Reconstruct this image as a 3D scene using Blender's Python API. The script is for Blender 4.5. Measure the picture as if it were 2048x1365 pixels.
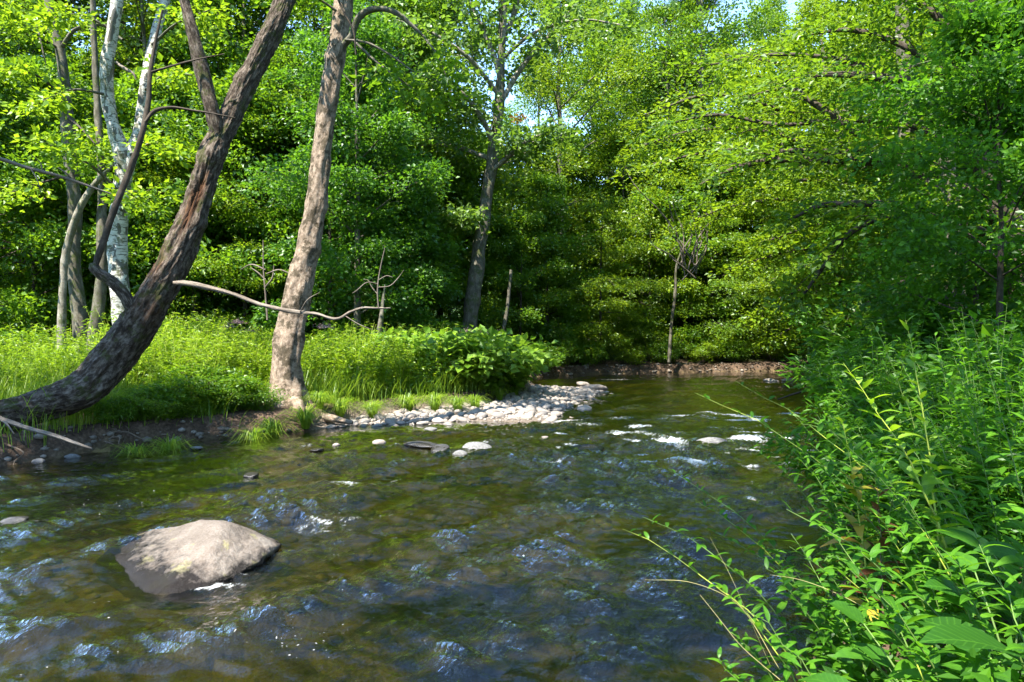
import bpy, math, numpy as np
from mathutils import Vector, Matrix
for o in list(bpy.data.objects): bpy.data.objects.remove(o)
scene = bpy.context.scene
col = scene.collection
R = math.radians
# ------------------------------------------------------------ camera
FPX, CX, CY, CAMZ = 1400.0, 1024.0, 682.5, 1.7
PITCH = math.atan(17.5 / FPX)
cd = bpy.data.cameras.new('camera'); cam = bpy.data.objects.new('camera', cd); col.objects.link(cam)
cd.sensor_width = 36; cd.lens = 36 * FPX / 2048; cd.clip_start = 0.05; cd.clip_end = 2000
cam.location = (0, 0, CAMZ); cam.rotation_euler = (math.pi / 2 - PITCH, 0, 0)
scene.camera = cam
# ------------------------------------------------------------ sky, sun, exposure
SUN = Vector((-0.33, -0.42, 0.86)).normalized()
w = bpy.data.worlds.new('World'); scene.world = w; w.use_nodes = True
nt = w.node_tree
sk = nt.nodes.new('ShaderNodeTexSky'); sk.sky_type = 'NISHITA'; sk.sun_disc = False
sk.sun_elevation = math.asin(SUN.z); sk.sun_rotation = math.atan2(SUN.x, SUN.y)
sk.air_density = 1.0; sk.dust_density = 0.0; sk.ozone_density = 4.0
nt.links.new(sk.outputs[0], nt.nodes['Background'].inputs[0]); nt.nodes['Background'].inputs[1].default_value = 0.15
sl = bpy.data.lights.new('sun', 'SUN'); sl.energy = 4.7; sl.angle = R(0.53); sl.color = (1, .955, .86)
so = bpy.data.objects.new('sun', sl); col.objects.link(so); so.rotation_euler = SUN.to_track_quat('Z', 'Y').to_euler(); so.location = (-10, -10, 30)
vs = scene.view_settings
vs.view_transform = 'Standard'; vs.look = 'None'; vs.gamma = 1; vs.exposure = 2.3; vs.use_curve_mapping = False
cy = scene.cycles
cy.max_bounces = 11; cy.diffuse_bounces = 7; cy.glossy_bounces = 3; cy.transmission_bounces = 9; cy.transparent_max_bounces = 10
cy.caustics_reflective = False; cy.caustics_refractive = False; cy.sample_clamp_indirect = 4
cy.use_denoising = True
try:
    cy.denoiser = 'OPENIMAGEDENOISE'; cy.denoising_prefilter = 'ACCURATE'
except Exception: pass

# ------------------------------------------------------------ numeric helpers
rng = np.random.default_rng(11)
def P(px, py, Y):
    a = (px - CX) / FPX; b = -(py - CY) / FPX
    dy = math.cos(PITCH) + b * math.sin(PITCH); dz = -math.sin(PITCH) + b * math.cos(PITCH)
    k = Y / dy
    return np.array([a * k, Y, CAMZ + dz * k])
def G(px, py, z=0.0):
    a = (px - CX) / FPX; b = -(py - CY) / FPX
    dy = math.cos(PITCH) + b * math.sin(PITCH); dz = -math.sin(PITCH) + b * math.cos(PITCH)
    k = (z - CAMZ) / dz
    return np.array([a * k, dy * k, z])
def nrm(v): return v / np.maximum(np.linalg.norm(v, axis=-1, keepdims=True), 1e-9)
def sst(a, b, x):
    t = np.clip((x - a) / (b - a), 0, 1); return t * t * (3 - 2 * t)
def _h(ix, iy, iz, s):
    h = (ix.astype(np.int64) * 374761393 + iy.astype(np.int64) * 668265263 + iz.astype(np.int64) * 2147483647 + s * 1274126177) & 0xffffffff
    h = ((h ^ (h >> 13)) * 1274126177) & 0xffffffff
    h = ((h ^ (h >> 15)) * 2246822519) & 0xffffffff
    return (h ^ (h >> 16)) & 0xffff
def vn(p, s=0):
    p = np.asarray(p, float); i = np.floor(p); f = p - i; i = i.astype(np.int64)
    f = f * f * f * (f * (f * 6 - 15) + 10); r = 0
    for a in (0, 1):
        for b in (0, 1):
            for c in (0, 1):
                wgt = (f[..., 0] if a else 1 - f[..., 0]) * (f[..., 1] if b else 1 - f[..., 1]) * (f[..., 2] if c else 1 - f[..., 2])
                r = r + wgt * _h(i[..., 0] + a, i[..., 1] + b, i[..., 2] + c, s)
    return r / 32767.5 - 1
def pn(x, y, s=0):
    ix = np.floor(x); iy = np.floor(y); fx = x - ix; fy = y - iy; z = np.zeros_like(ix)
    u = fx ** 3 * (fx * (fx * 6 - 15) + 10); v = fy ** 3 * (fy * (fy * 6 - 15) + 10); o = []
    for b in (0, 1):
        for a in (0, 1):
            an = _h(ix + a, iy + b, z, s) / 65536 * 2 * np.pi
            o.append(np.cos(an) * (fx - a) + np.sin(an) * (fy - b))
    return 1.5 * ((o[0] * (1 - u) + o[1] * u) * (1 - v) + (o[2] * (1 - u) + o[3] * u) * v)
def fbm(p, o=4, s=0, g=.5):
    r = 0; a = 1
    for k in range(o):
        r = r + a * vn(np.asarray(p) * 2 ** k + 17.3 * k, s + k); a *= g
    return r
def spline(pts, n):
    pts = np.asarray(pts, float); d = np.r_[0, np.cumsum(np.linalg.norm(np.diff(pts[:, :3], axis=0), axis=1))]
    m = np.gradient(pts, d, axis=0); t = np.linspace(0, d[-1], n)
    k = np.clip(np.searchsorted(d, t, 'right') - 1, 0, len(d) - 2); h = (d[k + 1] - d[k])[:, None]; x = ((t - d[k]) / (d[k + 1] - d[k]))[:, None]
    return (2*x**3-3*x**2+1)*pts[k] + (x**3-2*x**2+x)*h*m[k] + (-2*x**3+3*x**2)*pts[k+1] + (x**3-x**2)*h*m[k+1]
def poly_sd(x, y, poly):
    """signed distance, negative inside"""
    x = np.asarray(x, float); y = np.asarray(y, float); d = np.full(x.shape, 1e9); ins = np.zeros(x.shape, bool); n = len(poly)
    for i in range(n):
        ax, ay = poly[i]; bx, by = poly[(i + 1) % n]; ex, ey = bx - ax, by - ay
        t = np.clip(((x - ax) * ex + (y - ay) * ey) / (ex * ex + ey * ey + 1e-12), 0, 1)
        d = np.minimum(d, np.hypot(x - ax - t * ex, y - ay - t * ey))
        c = ((ay > y) != (by > y)) & (x < (bx - ax) * (y - ay) / (by - ay + 1e-12) + ax); ins ^= c
    return np.where(ins, -d, d)
# ------------------------------------------------------------ mesh helpers
def mk(name, V, F, mat=None, uv=None, attrs=None, smooth=True):
    V = np.asarray(V, np.float32); F = [np.asarray(f, np.int32) for f in (F if isinstance(F, list) else [F])]
    me = bpy.data.meshes.new(name); me.vertices.add(len(V)); me.vertices.foreach_set('co', V.ravel())
    li = np.concatenate([f.ravel() for f in F]); tot = np.concatenate([np.full(len(f), f.shape[1], np.int32) for f in F])
    me.loops.add(len(li)); me.loops.foreach_set('vertex_index', li)
    st = np.r_[0, np.cumsum(tot)[:-1]].astype(np.int32)
    me.polygons.add(len(tot)); me.polygons.foreach_set('loop_start', st); me.polygons.foreach_set('loop_total', tot)
    me.polygons.foreach_set('use_smooth', np.full(len(tot), smooth, bool))
    if uv is not None:
        l = me.uv_layers.new(name='UVMap'); l.data.foreach_set('uv', np.asarray(uv, np.float32)[li].ravel())
    for k, a in (attrs or {}).items():
        at = me.attributes.new(k, 'FLOAT', 'POINT'); at.data.foreach_set('value', np.asarray(a, np.float32))
    me.update(calc_edges=True); me.validate()
    if mat: me.materials.append(mat)
    return me
def ob(name, me, parent=None, loc=(0, 0, 0), rot=(0, 0, 0), sc=1):
    o = bpy.data.objects.new(name, me); col.objects.link(o); o.parent = parent; o.location = loc; o.rotation_euler = rot
    o.scale = (sc, sc, sc) if np.isscalar(sc) else sc
    return o
def tag(o, label, cat=None, group=None, kind=None):
    if label: o['label'] = label
    if cat: o['category'] = cat
    if group: o['group'] = group
    if kind: o['kind'] = kind
    return o
def thing(name, label, cat, loc=(0, 0, 0), rz=0, group=None, sc=1):
    o = ob(name, None, None, tuple(float(v) for v in loc), (0, 0, rz), sc); o.empty_display_size = .2
    return tag(o, label, cat, group)
def tubes(paths, rads, seg=6, disp=None):
    paths = np.asarray(paths, float); rads = np.asarray(rads, float); B, n, _ = paths.shape
    t = nrm(np.gradient(paths, axis=1)); mean = nrm(t.mean(1))
    ref = np.where(np.abs(mean[:, 2:3]) < .8, np.array([[0., 0, 1]]), np.array([[1., 0, 0]]))[:, None, :]
    u = nrm(np.cross(t, np.broadcast_to(ref, t.shape))); v = np.cross(t, u)
    th = np.linspace(0, 2 * np.pi, seg + 1)
    ring = u[:, :, None] * np.cos(th)[None, None, :, None] + v[:, :, None] * np.sin(th)[None, None, :, None]
    ln = np.concatenate([np.zeros((B, 1)), np.cumsum(np.linalg.norm(np.diff(paths, axis=1), axis=2), axis=1)], 1)
    r = np.broadcast_to(rads[:, :, None], (B, n, seg + 1))
    if disp is not None: r = disp(r, th, ln, paths[:, :, None] + ring * r[..., None])
    V = (paths[:, :, None] + ring * r[..., None]).reshape(-1, 3)
    uvs = np.stack([np.broadcast_to(th, (B, n, seg + 1)) * np.maximum(rads.mean(1), .01)[:, None, None], np.broadcast_to(ln[:, :, None], (B, n, seg + 1))], -1).reshape(-1, 2)
    b = np.arange(B)[:, None, None] * n * (seg + 1); i = np.arange(n - 1)[None, :, None] * (seg + 1); j = np.arange(seg)[None, None, :]
    a = b + i + j; Fq = np.stack([a, a + 1, a + seg + 2, a + seg + 1], -1).reshape(-1, 4)
    return V, Fq, uvs
def merge(parts):
    V = []; F = []; U = []; k = 0
    for v, f, u in parts:
        V.append(v); F.append(f + k); U.append(u); k += len(v)
    return np.concatenate(V), np.concatenate(F), np.concatenate(U)
def leafquads(pos, n, d, L, W, droop=.12):
    n = nrm(n); d = nrm(d - n * np.sum(d * n, -1, keepdims=True)); s = np.cross(n, d); L = L[:, None]; W = W[:, None]
    mid = pos + d * L * .45
    V = np.stack([pos, mid + s * W / 2 + n * W * .1, pos + d * L - n * L * droop, mid - s * W / 2 + n * W * .1], 1).reshape(-1, 3)
    F = np.arange(len(pos) * 4).reshape(-1, 4)
    return V, F
# ------------------------------------------------------------ materials
class NT:
    def __init__(s, name):
        s.m = bpy.data.materials.new(name); s.m.use_nodes = True; s.t = s.m.node_tree; s.t.nodes.clear(); s.out = s.t.nodes.new('ShaderNodeOutputMaterial')
    def n(s, ty, **kw):
        nd = s.t.nodes.new('ShaderNode' + ty)
        for k, v in kw.items():
            if k.startswith('i_'):
                key = k[2:]; key = int(key) if key.isdigit() else key
                nd.inputs[key].default_value = v
            else: setattr(nd, k, v)
        return nd
    def l(s, a, b): s.t.links.new(a, b)
    def ramp(s, fac, stops):
        r = s.n('ValToRGB'); cr = r.color_ramp
        while len(cr.elements) < len(stops): cr.elements.new(.5)
        for e, (p, c) in zip(cr.elements, stops): e.position = p; e.color = (*c, 1)
        if fac is not None: s.l(fac, r.inputs[0])
        return r.outputs[0]
    def mix(s, fac, a, b):
        m = s.n('Mix', data_type='RGBA')
        for sock, v in ((m.inputs[0], fac), (m.inputs[6], a), (m.inputs[7], b)):
            if hasattr(v, 'node'): s.l(v, sock)
            else: sock.default_value = v if np.isscalar(v) else (*v, 1)
        return m.outputs[2]
    def math(s, op, a, b=0., c=None):
        m = s.n('Math', operation=op)
        for k, v in enumerate((a, b) if c is None else (a, b, c)):
            if hasattr(v, 'node'): s.l(v, m.inputs[k])
            else: m.inputs[k].default_value = v
        return m.outputs[0]
    def noise(s, vec, scale, detail=3, rough=.55, sc=None):
        if sc is not None:
            mp = s.n('Mapping'); s.l(vec, mp.inputs[0]); mp.inputs['Scale'].default_value = sc; vec = mp.outputs[0]
        t = s.n('TexNoise'); s.l(vec, t.inputs['Vector']); t.inputs['Scale'].default_value = scale; t.inputs['Detail'].default_value = detail; t.inputs['Roughness'].default_value = rough
        return t.outputs[0]
def leaf_mat(name, dark, mid, light, trans, objrand=False, gloss=.02, tw=.56):
    q = NT(name)
    if objrand: f = q.n('ObjectInfo').outputs['Random']
    else: f = q.n('Attribute', attribute_name='tint').outputs['Fac']
    c = q.ramp(f, [(0, dark), (.5, mid), (1, light)])
    if objrand:
        sx = q.n('SeparateXYZ'); q.l(q.n('TexCoord').outputs['Object'], sx.inputs[0]); ay = q.math('ABSOLUTE', sx.outputs[1])
        v1 = q.math('GREATER_THAN', q.math('SINE', q.math('MULTIPLY', q.math('SUBTRACT', sx.outputs[0], q.math('MULTIPLY', ay, .9)), 62.)), .80); v2 = q.math('LESS_THAN', ay, .011)
        c = q.mix(q.math('MULTIPLY', q.math('MAXIMUM', q.math('MULTIPLY', v1, .55), v2), .6), c, tuple(np.array(light) * 1.15))
        blot = q.n('MapRange'); q.l(q.noise(q.n('NewGeometry').outputs['Position'], 55, 3, .6), blot.inputs[0]); blot.inputs[1].default_value = .40; blot.inputs[2].default_value = .62
        c = q.mix(q.math('MULTIPLY', blot.outputs[0], .35), c, dark)
    d = q.n('BsdfDiffuse'); q.l(c, d.inputs[0])
    tr = q.n('BsdfTranslucent'); mc = q.mix(.5, c, trans); q.l(mc, tr.inputs[0])
    m = q.n('MixShader'); m.inputs[0].default_value = tw; q.l(d.outputs[0], m.inputs[1]); q.l(tr.outputs[0], m.inputs[2])
    g = q.n('BsdfGlossy'); g.inputs['Roughness'].default_value = .42; g.inputs[0].default_value = (.9, 1, .9, 1)
    m2 = q.n('MixShader'); m2.inputs[0].default_value = gloss; q.l(m.outputs[0], m2.inputs[1]); q.l(g.outputs[0], m2.inputs[2])
    q.l(m2.outputs[0], q.out.inputs[0]); return q.m
LM = dict(
    maple=leaf_mat('maple_leaf', (.030, .085, .004), (.070, .165, .006), (.15, .26, .009), (.24, .40, .010)),
    cool=leaf_mat('sycamore_leaf', (.035, .085, .008), (.08, .155, .016), (.17, .26, .045), (.20, .34, .015), gloss=.03),
    deep=leaf_mat('deep_leaf', (.022, .075, .005), (.055, .15, .008), (.11, .23, .012), (.17, .36, .012)),
    lime=leaf_mat('lime_leaf', (.05, .115, .004), (.12, .215, .006), (.22, .30, .010), (.30, .42, .012)),
    beech=leaf_mat('beech_leaf', (.032, .09, .005), (.085, .175, .007), (.17, .26, .011), (.24, .38, .012)),
    grass=leaf_mat('grass_blade', (.06, .13, .008), (.13, .235, .012), (.26, .33, .03), (.26, .40, .015)),
    herb=leaf_mat('meadow_leaf', (.06, .14, .006), (.15, .26, .009), (.28, .37, .016), (.32, .46, .012)),
    knot=leaf_mat('broad_bush_leaf', (.06, .14, .008), (.14, .26, .018), (.24, .36, .05), (.26, .42, .018)),
    pine=leaf_mat('pine_needle', (.03, .085, .02), (.06, .15, .028), (.11, .22, .04), (.10, .2, .03)),
    bank=leaf_mat('bank_leaf', (.020, .070, .005), (.048, .145, .008), (.10, .24, .014), (.18, .40, .010), gloss=.012),
    near=leaf_mat('near_leaf', (.024, .085, .006), (.055, .17, .010), (.11, .27, .016), (.19, .44, .012), True, .015),
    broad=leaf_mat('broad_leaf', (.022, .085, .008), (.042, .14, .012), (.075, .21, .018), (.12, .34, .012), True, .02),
    sun_painted=leaf_mat('sun_painted_leaf', (.10, .22, .010), (.16, .30, .012), (.22, .36, .02), (.34, .52, .012), True, .04),  # brighter leaf colour stands in for sunlight on the tall right bank stems
    yellow=leaf_mat('yellow_leaf', (.40, .30, .02), (.35, .38, .03), (.45, .24, .03), (.5, .4, .03), True, .04),
    rust=leaf_mat('rust_leaf', (.12, .05, .008), (.20, .095, .012), (.26, .15, .02), (.26, .13, .02)),
    dry=leaf_mat('withered_leaf', (.08, .03, .012), (.14, .05, .02), (.2, .08, .03), (.2, .09, .03), True, .03))
def bark_mat(name, dark, mid, pale, moss=None, mossamt=.0, scu=14, scv=3.2, bump=.6, wound=False, flecks=False):
    q = NT(name); uv = q.n('UVMap').outputs[0]
    n1 = q.noise(uv, 1, 6, .65, (scu, scv, 1)); n2 = q.noise(uv, 1, 3, .5, (3.0, 1.3, 1)); n3 = q.noise(uv, 1, 4, .7, (60, 26, 1))
    c = q.ramp(q.math('ADD', q.math('MULTIPLY', n1, .7), q.math('MULTIPLY', n3, .3)), [(.33, dark), (.47, mid), (.62, pale)])
    c = q.mix(q.math('MULTIPLY', n2, .45), c, tuple(np.array(mid) * .55))
    if flecks:
        fl = q.noise(uv, 1, 4, .6, (7, 26, 1)); k = q.math('GREATER_THAN', fl, .565); k2 = q.math('GREATER_THAN', q.noise(uv, 1, 3, .6, (5, 2.0, 1)), .57)
        c = q.mix(q.math('MULTIPLY', q.math('MAXIMUM', k, k2), .85), c, (.055, .048, .04))
    if moss:
        mk_ = q.n('MapRange'); q.l(q.noise(uv, 1, 5, .7, (5.5, 3.2, 1)), mk_.inputs[0]); mk_.inputs[1].default_value = .60 - mossamt * .2; mk_.inputs[2].default_value = .66 - mossamt * .2
        c = q.mix(q.math('MULTIPLY', mk_.outputs[0], .75), c, moss)
    if wound:
        wa = q.n('Attribute', attribute_name='wound').outputs['Fac']
        wc = q.ramp(q.noise(uv, 1, 5, .6, (30, 2.0, 1)), [(.40, (.006, .004, .003)), (.54, (.06, .026, .011)), (.70, (.20, .105, .05))])
        c = q.mix(wa, c, wc)
    b = q.n('Bump'); b.inputs['Strength'].default_value = bump; b.inputs['Distance'].default_value = .02
    q.l(q.math('ADD', n1, q.math('MULTIPLY', n3, .5)), b.inputs['Height'])
    p = q.n('BsdfPrincipled'); q.l(c, p.inputs['Base Color']); p.inputs['Roughness'].default_value = .9; p.inputs['Specular IOR Level'].default_value = .15; q.l(b.outputs[0], p.inputs['Normal'])
    q.l(p.outputs[0], q.out.inputs[0]); return q.m
BK = dict(
    lean=bark_mat('weathered_bark', (.007, .005, .0035), (.042, .030, .021), (.20, .16, .125), (.04, .046, .010), .3, 26, 7, 1.0, wound=True),
    tan=bark_mat('tan_bark', (.05, .034, .022), (.18, .132, .094), (.33, .26, .195), (.022, .018, .008), .48, 20, 11, .9),
    birch=bark_mat('birch_bark', (.26, .24, .20), (.42, .40, .35), (.58, .56, .50), (.06, .065, .02), .35, 6, 10, .5, flecks=True),
    grey=bark_mat('grey_bark', (.03, .027, .02), (.085, .075, .055), (.18, .165, .125), (.05, .065, .014), .4, 10, 4, .5),
    dark=bark_mat('dark_bark', (.018, .014, .010), (.045, .035, .026), (.10, .08, .06), None, 0, 14, 4, .5),
    pale=bark_mat('pale_bark', (.07, .06, .045), (.17, .15, .115), (.32, .29, .24), (.06, .075, .02), .3, 5, 5, .3),
    dead=bark_mat('dead_wood', (.045, .034, .025), (.13, .105, .08), (.25, .21, .17), None, 0, 20, 3, .4),
    root=bark_mat('root_bark', (.03, .022, .015), (.11, .08, .055), (.24, .18, .13), None, 0, 20, 4, .7))
def stem_mat(name, c, t=.25):
    q = NT(name); g = q.n('TexCoord').outputs['Object']; k = q.ramp(q.noise(g, 6, 2), [(.3, tuple(np.array(c) * .6)), (.7, tuple(np.array(c) * 1.3))])
    p = q.n('BsdfPrincipled'); q.l(k, p.inputs['Base Color']); p.inputs['Roughness'].default_value = .6
    q.l(p.outputs[0], q.out.inputs[0]); return q.m
ST = dict(green=stem_mat('green_stem', (.10, .17, .03)), straw=stem_mat('straw_stem', (.22, .19, .06)), brown=stem_mat('brown_stem', (.12, .08, .05)), lime=stem_mat('lime_stem', (.30, .36, .04)))
def stone_mat(name, dark, mid, pale, wet=None, scale=9, objrand=True):
    q = NT(name); tc = q.n('TexCoord').outputs['Object']
    n1 = q.noise(tc, scale, 6, .65); n2 = q.noise(tc, scale * 6, 3, .6)
    c = q.ramp(q.math('ADD', q.math('MULTIPLY', n1, .75), q.math('MULTIPLY', n2, .25)), [(.34, dark), (.5, mid), (.66, pale)])
    if objrand:
        oi = q.n('ObjectInfo').outputs['Random']
        c = q.mix(q.math('MULTIPLY', oi, .85), c, q.ramp(oi, [(0, (.30, .27, .24)), (.45, (.20, .145, .11)), (.75, (.11, .10, .095)), (1, (.33, .27, .22))]))
    rough = .85
    p = q.n('BsdfPrincipled')
    if wet is not None:
        geo = q.n('NewGeometry').outputs['Position']; sx = q.n('SeparateXYZ'); q.l(geo, sx.inputs[0])
        mr = q.n('MapRange'); q.l(q.math('ADD', sx.outputs[2], q.math('MULTIPLY', q.noise(geo, 5, 4), -wet * 1.1)), mr.inputs[0])
        mr.inputs[1].default_value = wet * .25 - wet * .55 - .01; mr.inputs[2].default_value = wet * .25 - wet * .55 + .018; mr.inputs[3].default_value = 1; mr.inputs[4].default_value = 0
        c = q.mix(q.math('MULTIPLY', mr.outputs[0], .82), c, (.02, .016, .012))
        q.l(q.math('SUBTRACT', .85, q.math('MULTIPLY', mr.outputs[0], .62)), p.inputs['Roughness'])
    else: p.inputs['Roughness'].default_value = rough
    b = q.n('Bump'); b.inputs['Strength'].default_value = .5; b.inputs['Distance'].default_value = .01; q.l(q.math('ADD', n1, n2), b.inputs['Height']); q.l(b.outputs[0], p.inputs['Normal'])
    q.l(c, p.inputs['Base Color']); q.l(p.outputs[0], q.out.inputs[0]); return q.m
SM = dict(pale=stone_mat('pale_cobble', (.13, .11, .088), (.235, .20, .165), (.36, .32, .275), .05),
          mix=stone_mat('mixed_pebble', (.09, .075, .06), (.21, .175, .145), (.36, .32, .28), None, 3, False),
          dark=stone_mat('wet_dark_stone', (.008, .008, .008), (.022, .021, .02), (.06, .057, .053), .3, 8, False),
          grey=stone_mat('grey_stone', (.06, .058, .055), (.12, .115, .108), (.22, .21, .195), .07, 8, False))

# ------------------------------------------------------------ river plan and terrain
WL_L = [(-30, -6), (-14, 2), (-9, 6), (-6.6, 8.4), (-6.0, 9.8), (-5.3, 10.7), (-3.6, 11.9), (-2.8, 12.7), (-1, 13.25), (.8, 13.2), (1.1, 15.0), (1.6, 17.2), (2.7, 19.8), (2.2, 20.6), (.5, 21.6), (-.8, 23.5), (.4, 26.2), (3.5, 28.3), (8, 29.8), (14, 31.0), (22, 34), (40, 44)]
WL_R = [(44, 38), (26, 30), (18, 25.5), (13, 22.5), (9, 18), (6.0, 12.9), (4.0, 8.5), (2.6, 5.5), (1.6, 3.6), (.7, 1.0), (-1, -3), (-12, -14)]
WATER = WL_L + WL_R
BAR = [(-3.4, 12.2), (-2.8, 12.7), (-1, 13.2), (.8, 13.2), (1.1, 15.0), (1.6, 17.2), (2.7, 19.8), (2.2, 20.6), (.6, 21.4), (.5, 20.2), (-.1, 18), (-.6, 16.2), (-1.6, 15.0), (-2.6, 14.0), (-3.1, 13.3)]
def ground_z(x, y):
    x = np.asarray(x, float); y = np.asarray(y, float)
    sw = poly_sd(x, y, WATER); sb = poly_sd(x, y, BAR)
    p = np.stack([x, y, np.zeros_like(x)], -1)
    wob = fbm(p * 1.1, 3, 5) * .18; sw2 = sw + wob * .5
    bed = -.06 - .46 * sst(0, 1.6, -sw) + .05 * fbm(p * 1.7, 3, 9)
    bed = np.where((x < 6) & (y > 11) & (y < 28), np.maximum(bed, -.22 + .05 * fbm(p * 1.3, 3, 9)), bed)
    right = (x - y * .45) > .6
    rise = np.minimum(sw2, np.maximum(sb, -.2) + .12)
    land = np.where(right, .05 + .30 * sst(0, .7, sw2) + .55 * sst(.6, 4, sw2), .04 + .30 * sst(0, .32, rise) + .28 * sst(.3, 3.5, rise))
    land = np.where(sb < 0, .0 + .075 * sst(0, .9, np.minimum(sw, 5)), land)
    far = sst(40, 130, np.hypot(x, y)); land = land + far * 16 + .08 * fbm(p * .7, 3, 21) * sst(.2, 1.5, rise)
    mound = .16 * np.exp(-(((x + 5.55) / .45) ** 2 + ((y - 10.05) / .28) ** 2))
    shoal = sst(1.5, .5, np.hypot((x + 2.4) / 1.15, y - 5.15)); bed = bed + shoal * np.clip(-.13 + .03 * fbm(p * 3, 2, 33) - bed, 0, 1)
    return np.where(sw > 0, land, bed) + mound
def gz(x, y): return float(ground_z(np.array([x]), np.array([y]))[0])
def axis(lo, hi, step, outer, grow=1.25):
    a = list(np.arange(lo, hi + 1e-6, step)); s = step; l = lo
    while l > -outer: s *= grow; l -= s; a.insert(0, l)
    s = step; h = hi
    while h < outer: s *= grow; h += s; a.append(h)
    return np.array(a)
def gridmesh(xs, ys):
    X, Y = np.meshgrid(xs, ys); n, m = X.shape
    a = (np.arange(n - 1)[:, None] * m + np.arange(m - 1)[None]); F = np.stack([a, a + 1, a + m + 1, a + m], -1).reshape(-1, 4)
    return X.ravel(), Y.ravel(), F
def ground_material():
    q = NT('forest_floor_and_riverbed'); g = q.n('NewGeometry').outputs['Position']
    n1 = q.noise(g, 2.2, 6, .6); n2 = q.noise(g, 22, 4, .6)
    soil = q.ramp(q.math('ADD', q.math('MULTIPLY', n1, .5), q.math('MULTIPLY', n2, .5)), [(.34, (.018, .012, .007)), (.5, (.06, .038, .024)), (.64, (.135, .09, .06))])
    v = q.n('TexVoronoi'); q.l(g, v.inputs['Vector']); v.inputs['Scale'].default_value = 6.5; v.inputs['Randomness'].default_value = 1
    bed = q.mix(.6, q.ramp(q.noise(g, 1.1, 4, .6), [(.3, (.02, .018, .006)), (.5, (.06, .048, .015)), (.7, (.13, .095, .033))]), q.ramp(v.outputs['Color'], [(.1, (.02, .016, .006)), (.5, (.08, .056, .02)), (.9, (.17, .125, .055))]))
    grass = q.ramp(n2, [(.35, (.02, .04, .008)), (.6, (.07, .12, .02))])
    c = q.mix(q.n('Attribute', attribute_name='sand').outputs['Fac'], soil, q.ramp(n2, [(.35, (.06, .046, .034)), (.65, (.17, .135, .105))]))
    c = q.mix(q.n('Attribute', attribute_name='bed').outputs['Fac'], c, bed)
    c = q.mix(q.n('Attribute', attribute_name='green').outputs['Fac'], c, grass)
    b = q.n('Bump'); b.inputs['Strength'].default_value = .8; b.inputs['Distance'].default_value = .04; q.l(q.math('ADD', q.math('MULTIPLY', v.outputs['Distance'], -1.), n2), b.inputs['Height'])
    p = q.n('BsdfPrincipled'); q.l(c, p.inputs['Base Color']); p.inputs['Roughness'].default_value = .9; p.inputs['Specular IOR Level'].default_value = .2; q.l(b.outputs[0], p.inputs['Normal'])
    q.l(p.outputs[0], q.out.inputs[0]); return q.m
gx, gy, gF = gridmesh(axis(-12, 15, .13, 420, 1.22), axis(-3, 33, .13, 420, 1.22))
gzv = ground_z(gx, gy); sw = poly_sd(gx, gy, WATER); sb = poly_sd(gx, gy, BAR)
ground = ob('ground', mk('ground', np.stack([gx, gy, gzv], -1), gF, ground_material(), attrs=dict(sand=sst(.25, -.1, sb), bed=sst(.1, -.15, sw), green=sst(1.0, 2.2, np.minimum(sw, sb)))))
tag(ground, 'forest floor, river banks and brown river bed', kind='structure')
# ------------------------------------------------------------ water
FD = np.array([-.62, -.78])
FOAM = [(600, 1054, 40, 8, .62), (640, 1050, 55, 6, .7), (700, 1043, 90, 5, .6), (790, 1036, 90, 5, .5), (660, 1062, 60, 5, .45), (690, 975, 60, 9, .7), (400, 1172, 120, 9, .95), (480, 1150, 60, 8, .6), (120, 1135, 50, 20, .5), (60, 1190, 60, 25, .4), (90, 1270, 60, 22, .35), (1335, 893, 40, 15, 1.1), (1390, 930, 42, 9, 1.1), (1495, 882, 55, 8, 1.0), (1290, 870, 60, 6, .7), (1180, 868, 70, 6, .5), (1450, 860, 60, 4, .8), (1240, 838, 60, 4, .7), (1330, 840, 50, 4, .6), (1420, 838, 40, 4, .7), (1050, 880, 80, 5, .5), (880, 868, 60, 4, .5), (1060, 1002, 40, 9, .45), (1130, 1015, 60, 7, .5), (840, 1145, 26, 12, .7), (770, 1150, 30, 10, .5), (1500, 1003, 18, 5, .9), (1560, 915, 50, 6, .6), (1230, 760, 60, 2, .6), (1590, 763, 40, 2, .8), (640, 870, 60, 5, .4), (560, 905, 60, 5, .35)]
rfo = np.random.default_rng(4)
FOAM += [(rfo.uniform(1080, 1620), rfo.uniform(828, 935), rfo.uniform(18, 60), rfo.uniform(2, 4.5), rfo.uniform(.45, 1.0)) for _ in range(46)] + [(rfo.uniform(500, 1100), rfo.uniform(860, 900), rfo.uniform(15, 50), rfo.uniform(2, 4), rfo.uniform(.3, .6)) for _ in range(16)] + [(rfo.uniform(560, 1450), rfo.uniform(950, 1120), rfo.uniform(20, 70), rfo.uniform(3, 7), rfo.uniform(.25, .6)) for _ in range(22)]
def axis2(segs):
    a = []
    for lo, hi, st in segs: a += list(np.arange(lo, hi - 1e-6, st))
    return np.array(a + [segs[-1][1]])
wx, wy, wF = gridmesh(axis2([(-30, -9, .5), (-9, -4, .055), (-4, 2.6, .033), (2.6, 8, .06), (8, 16, .12), (16, 44, .6)]), axis2([(-12, 2, .35), (2, 6, .027), (6, 10, .037), (10, 16, .055), (16, 33, .09), (33, 44, .5)]))
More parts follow.
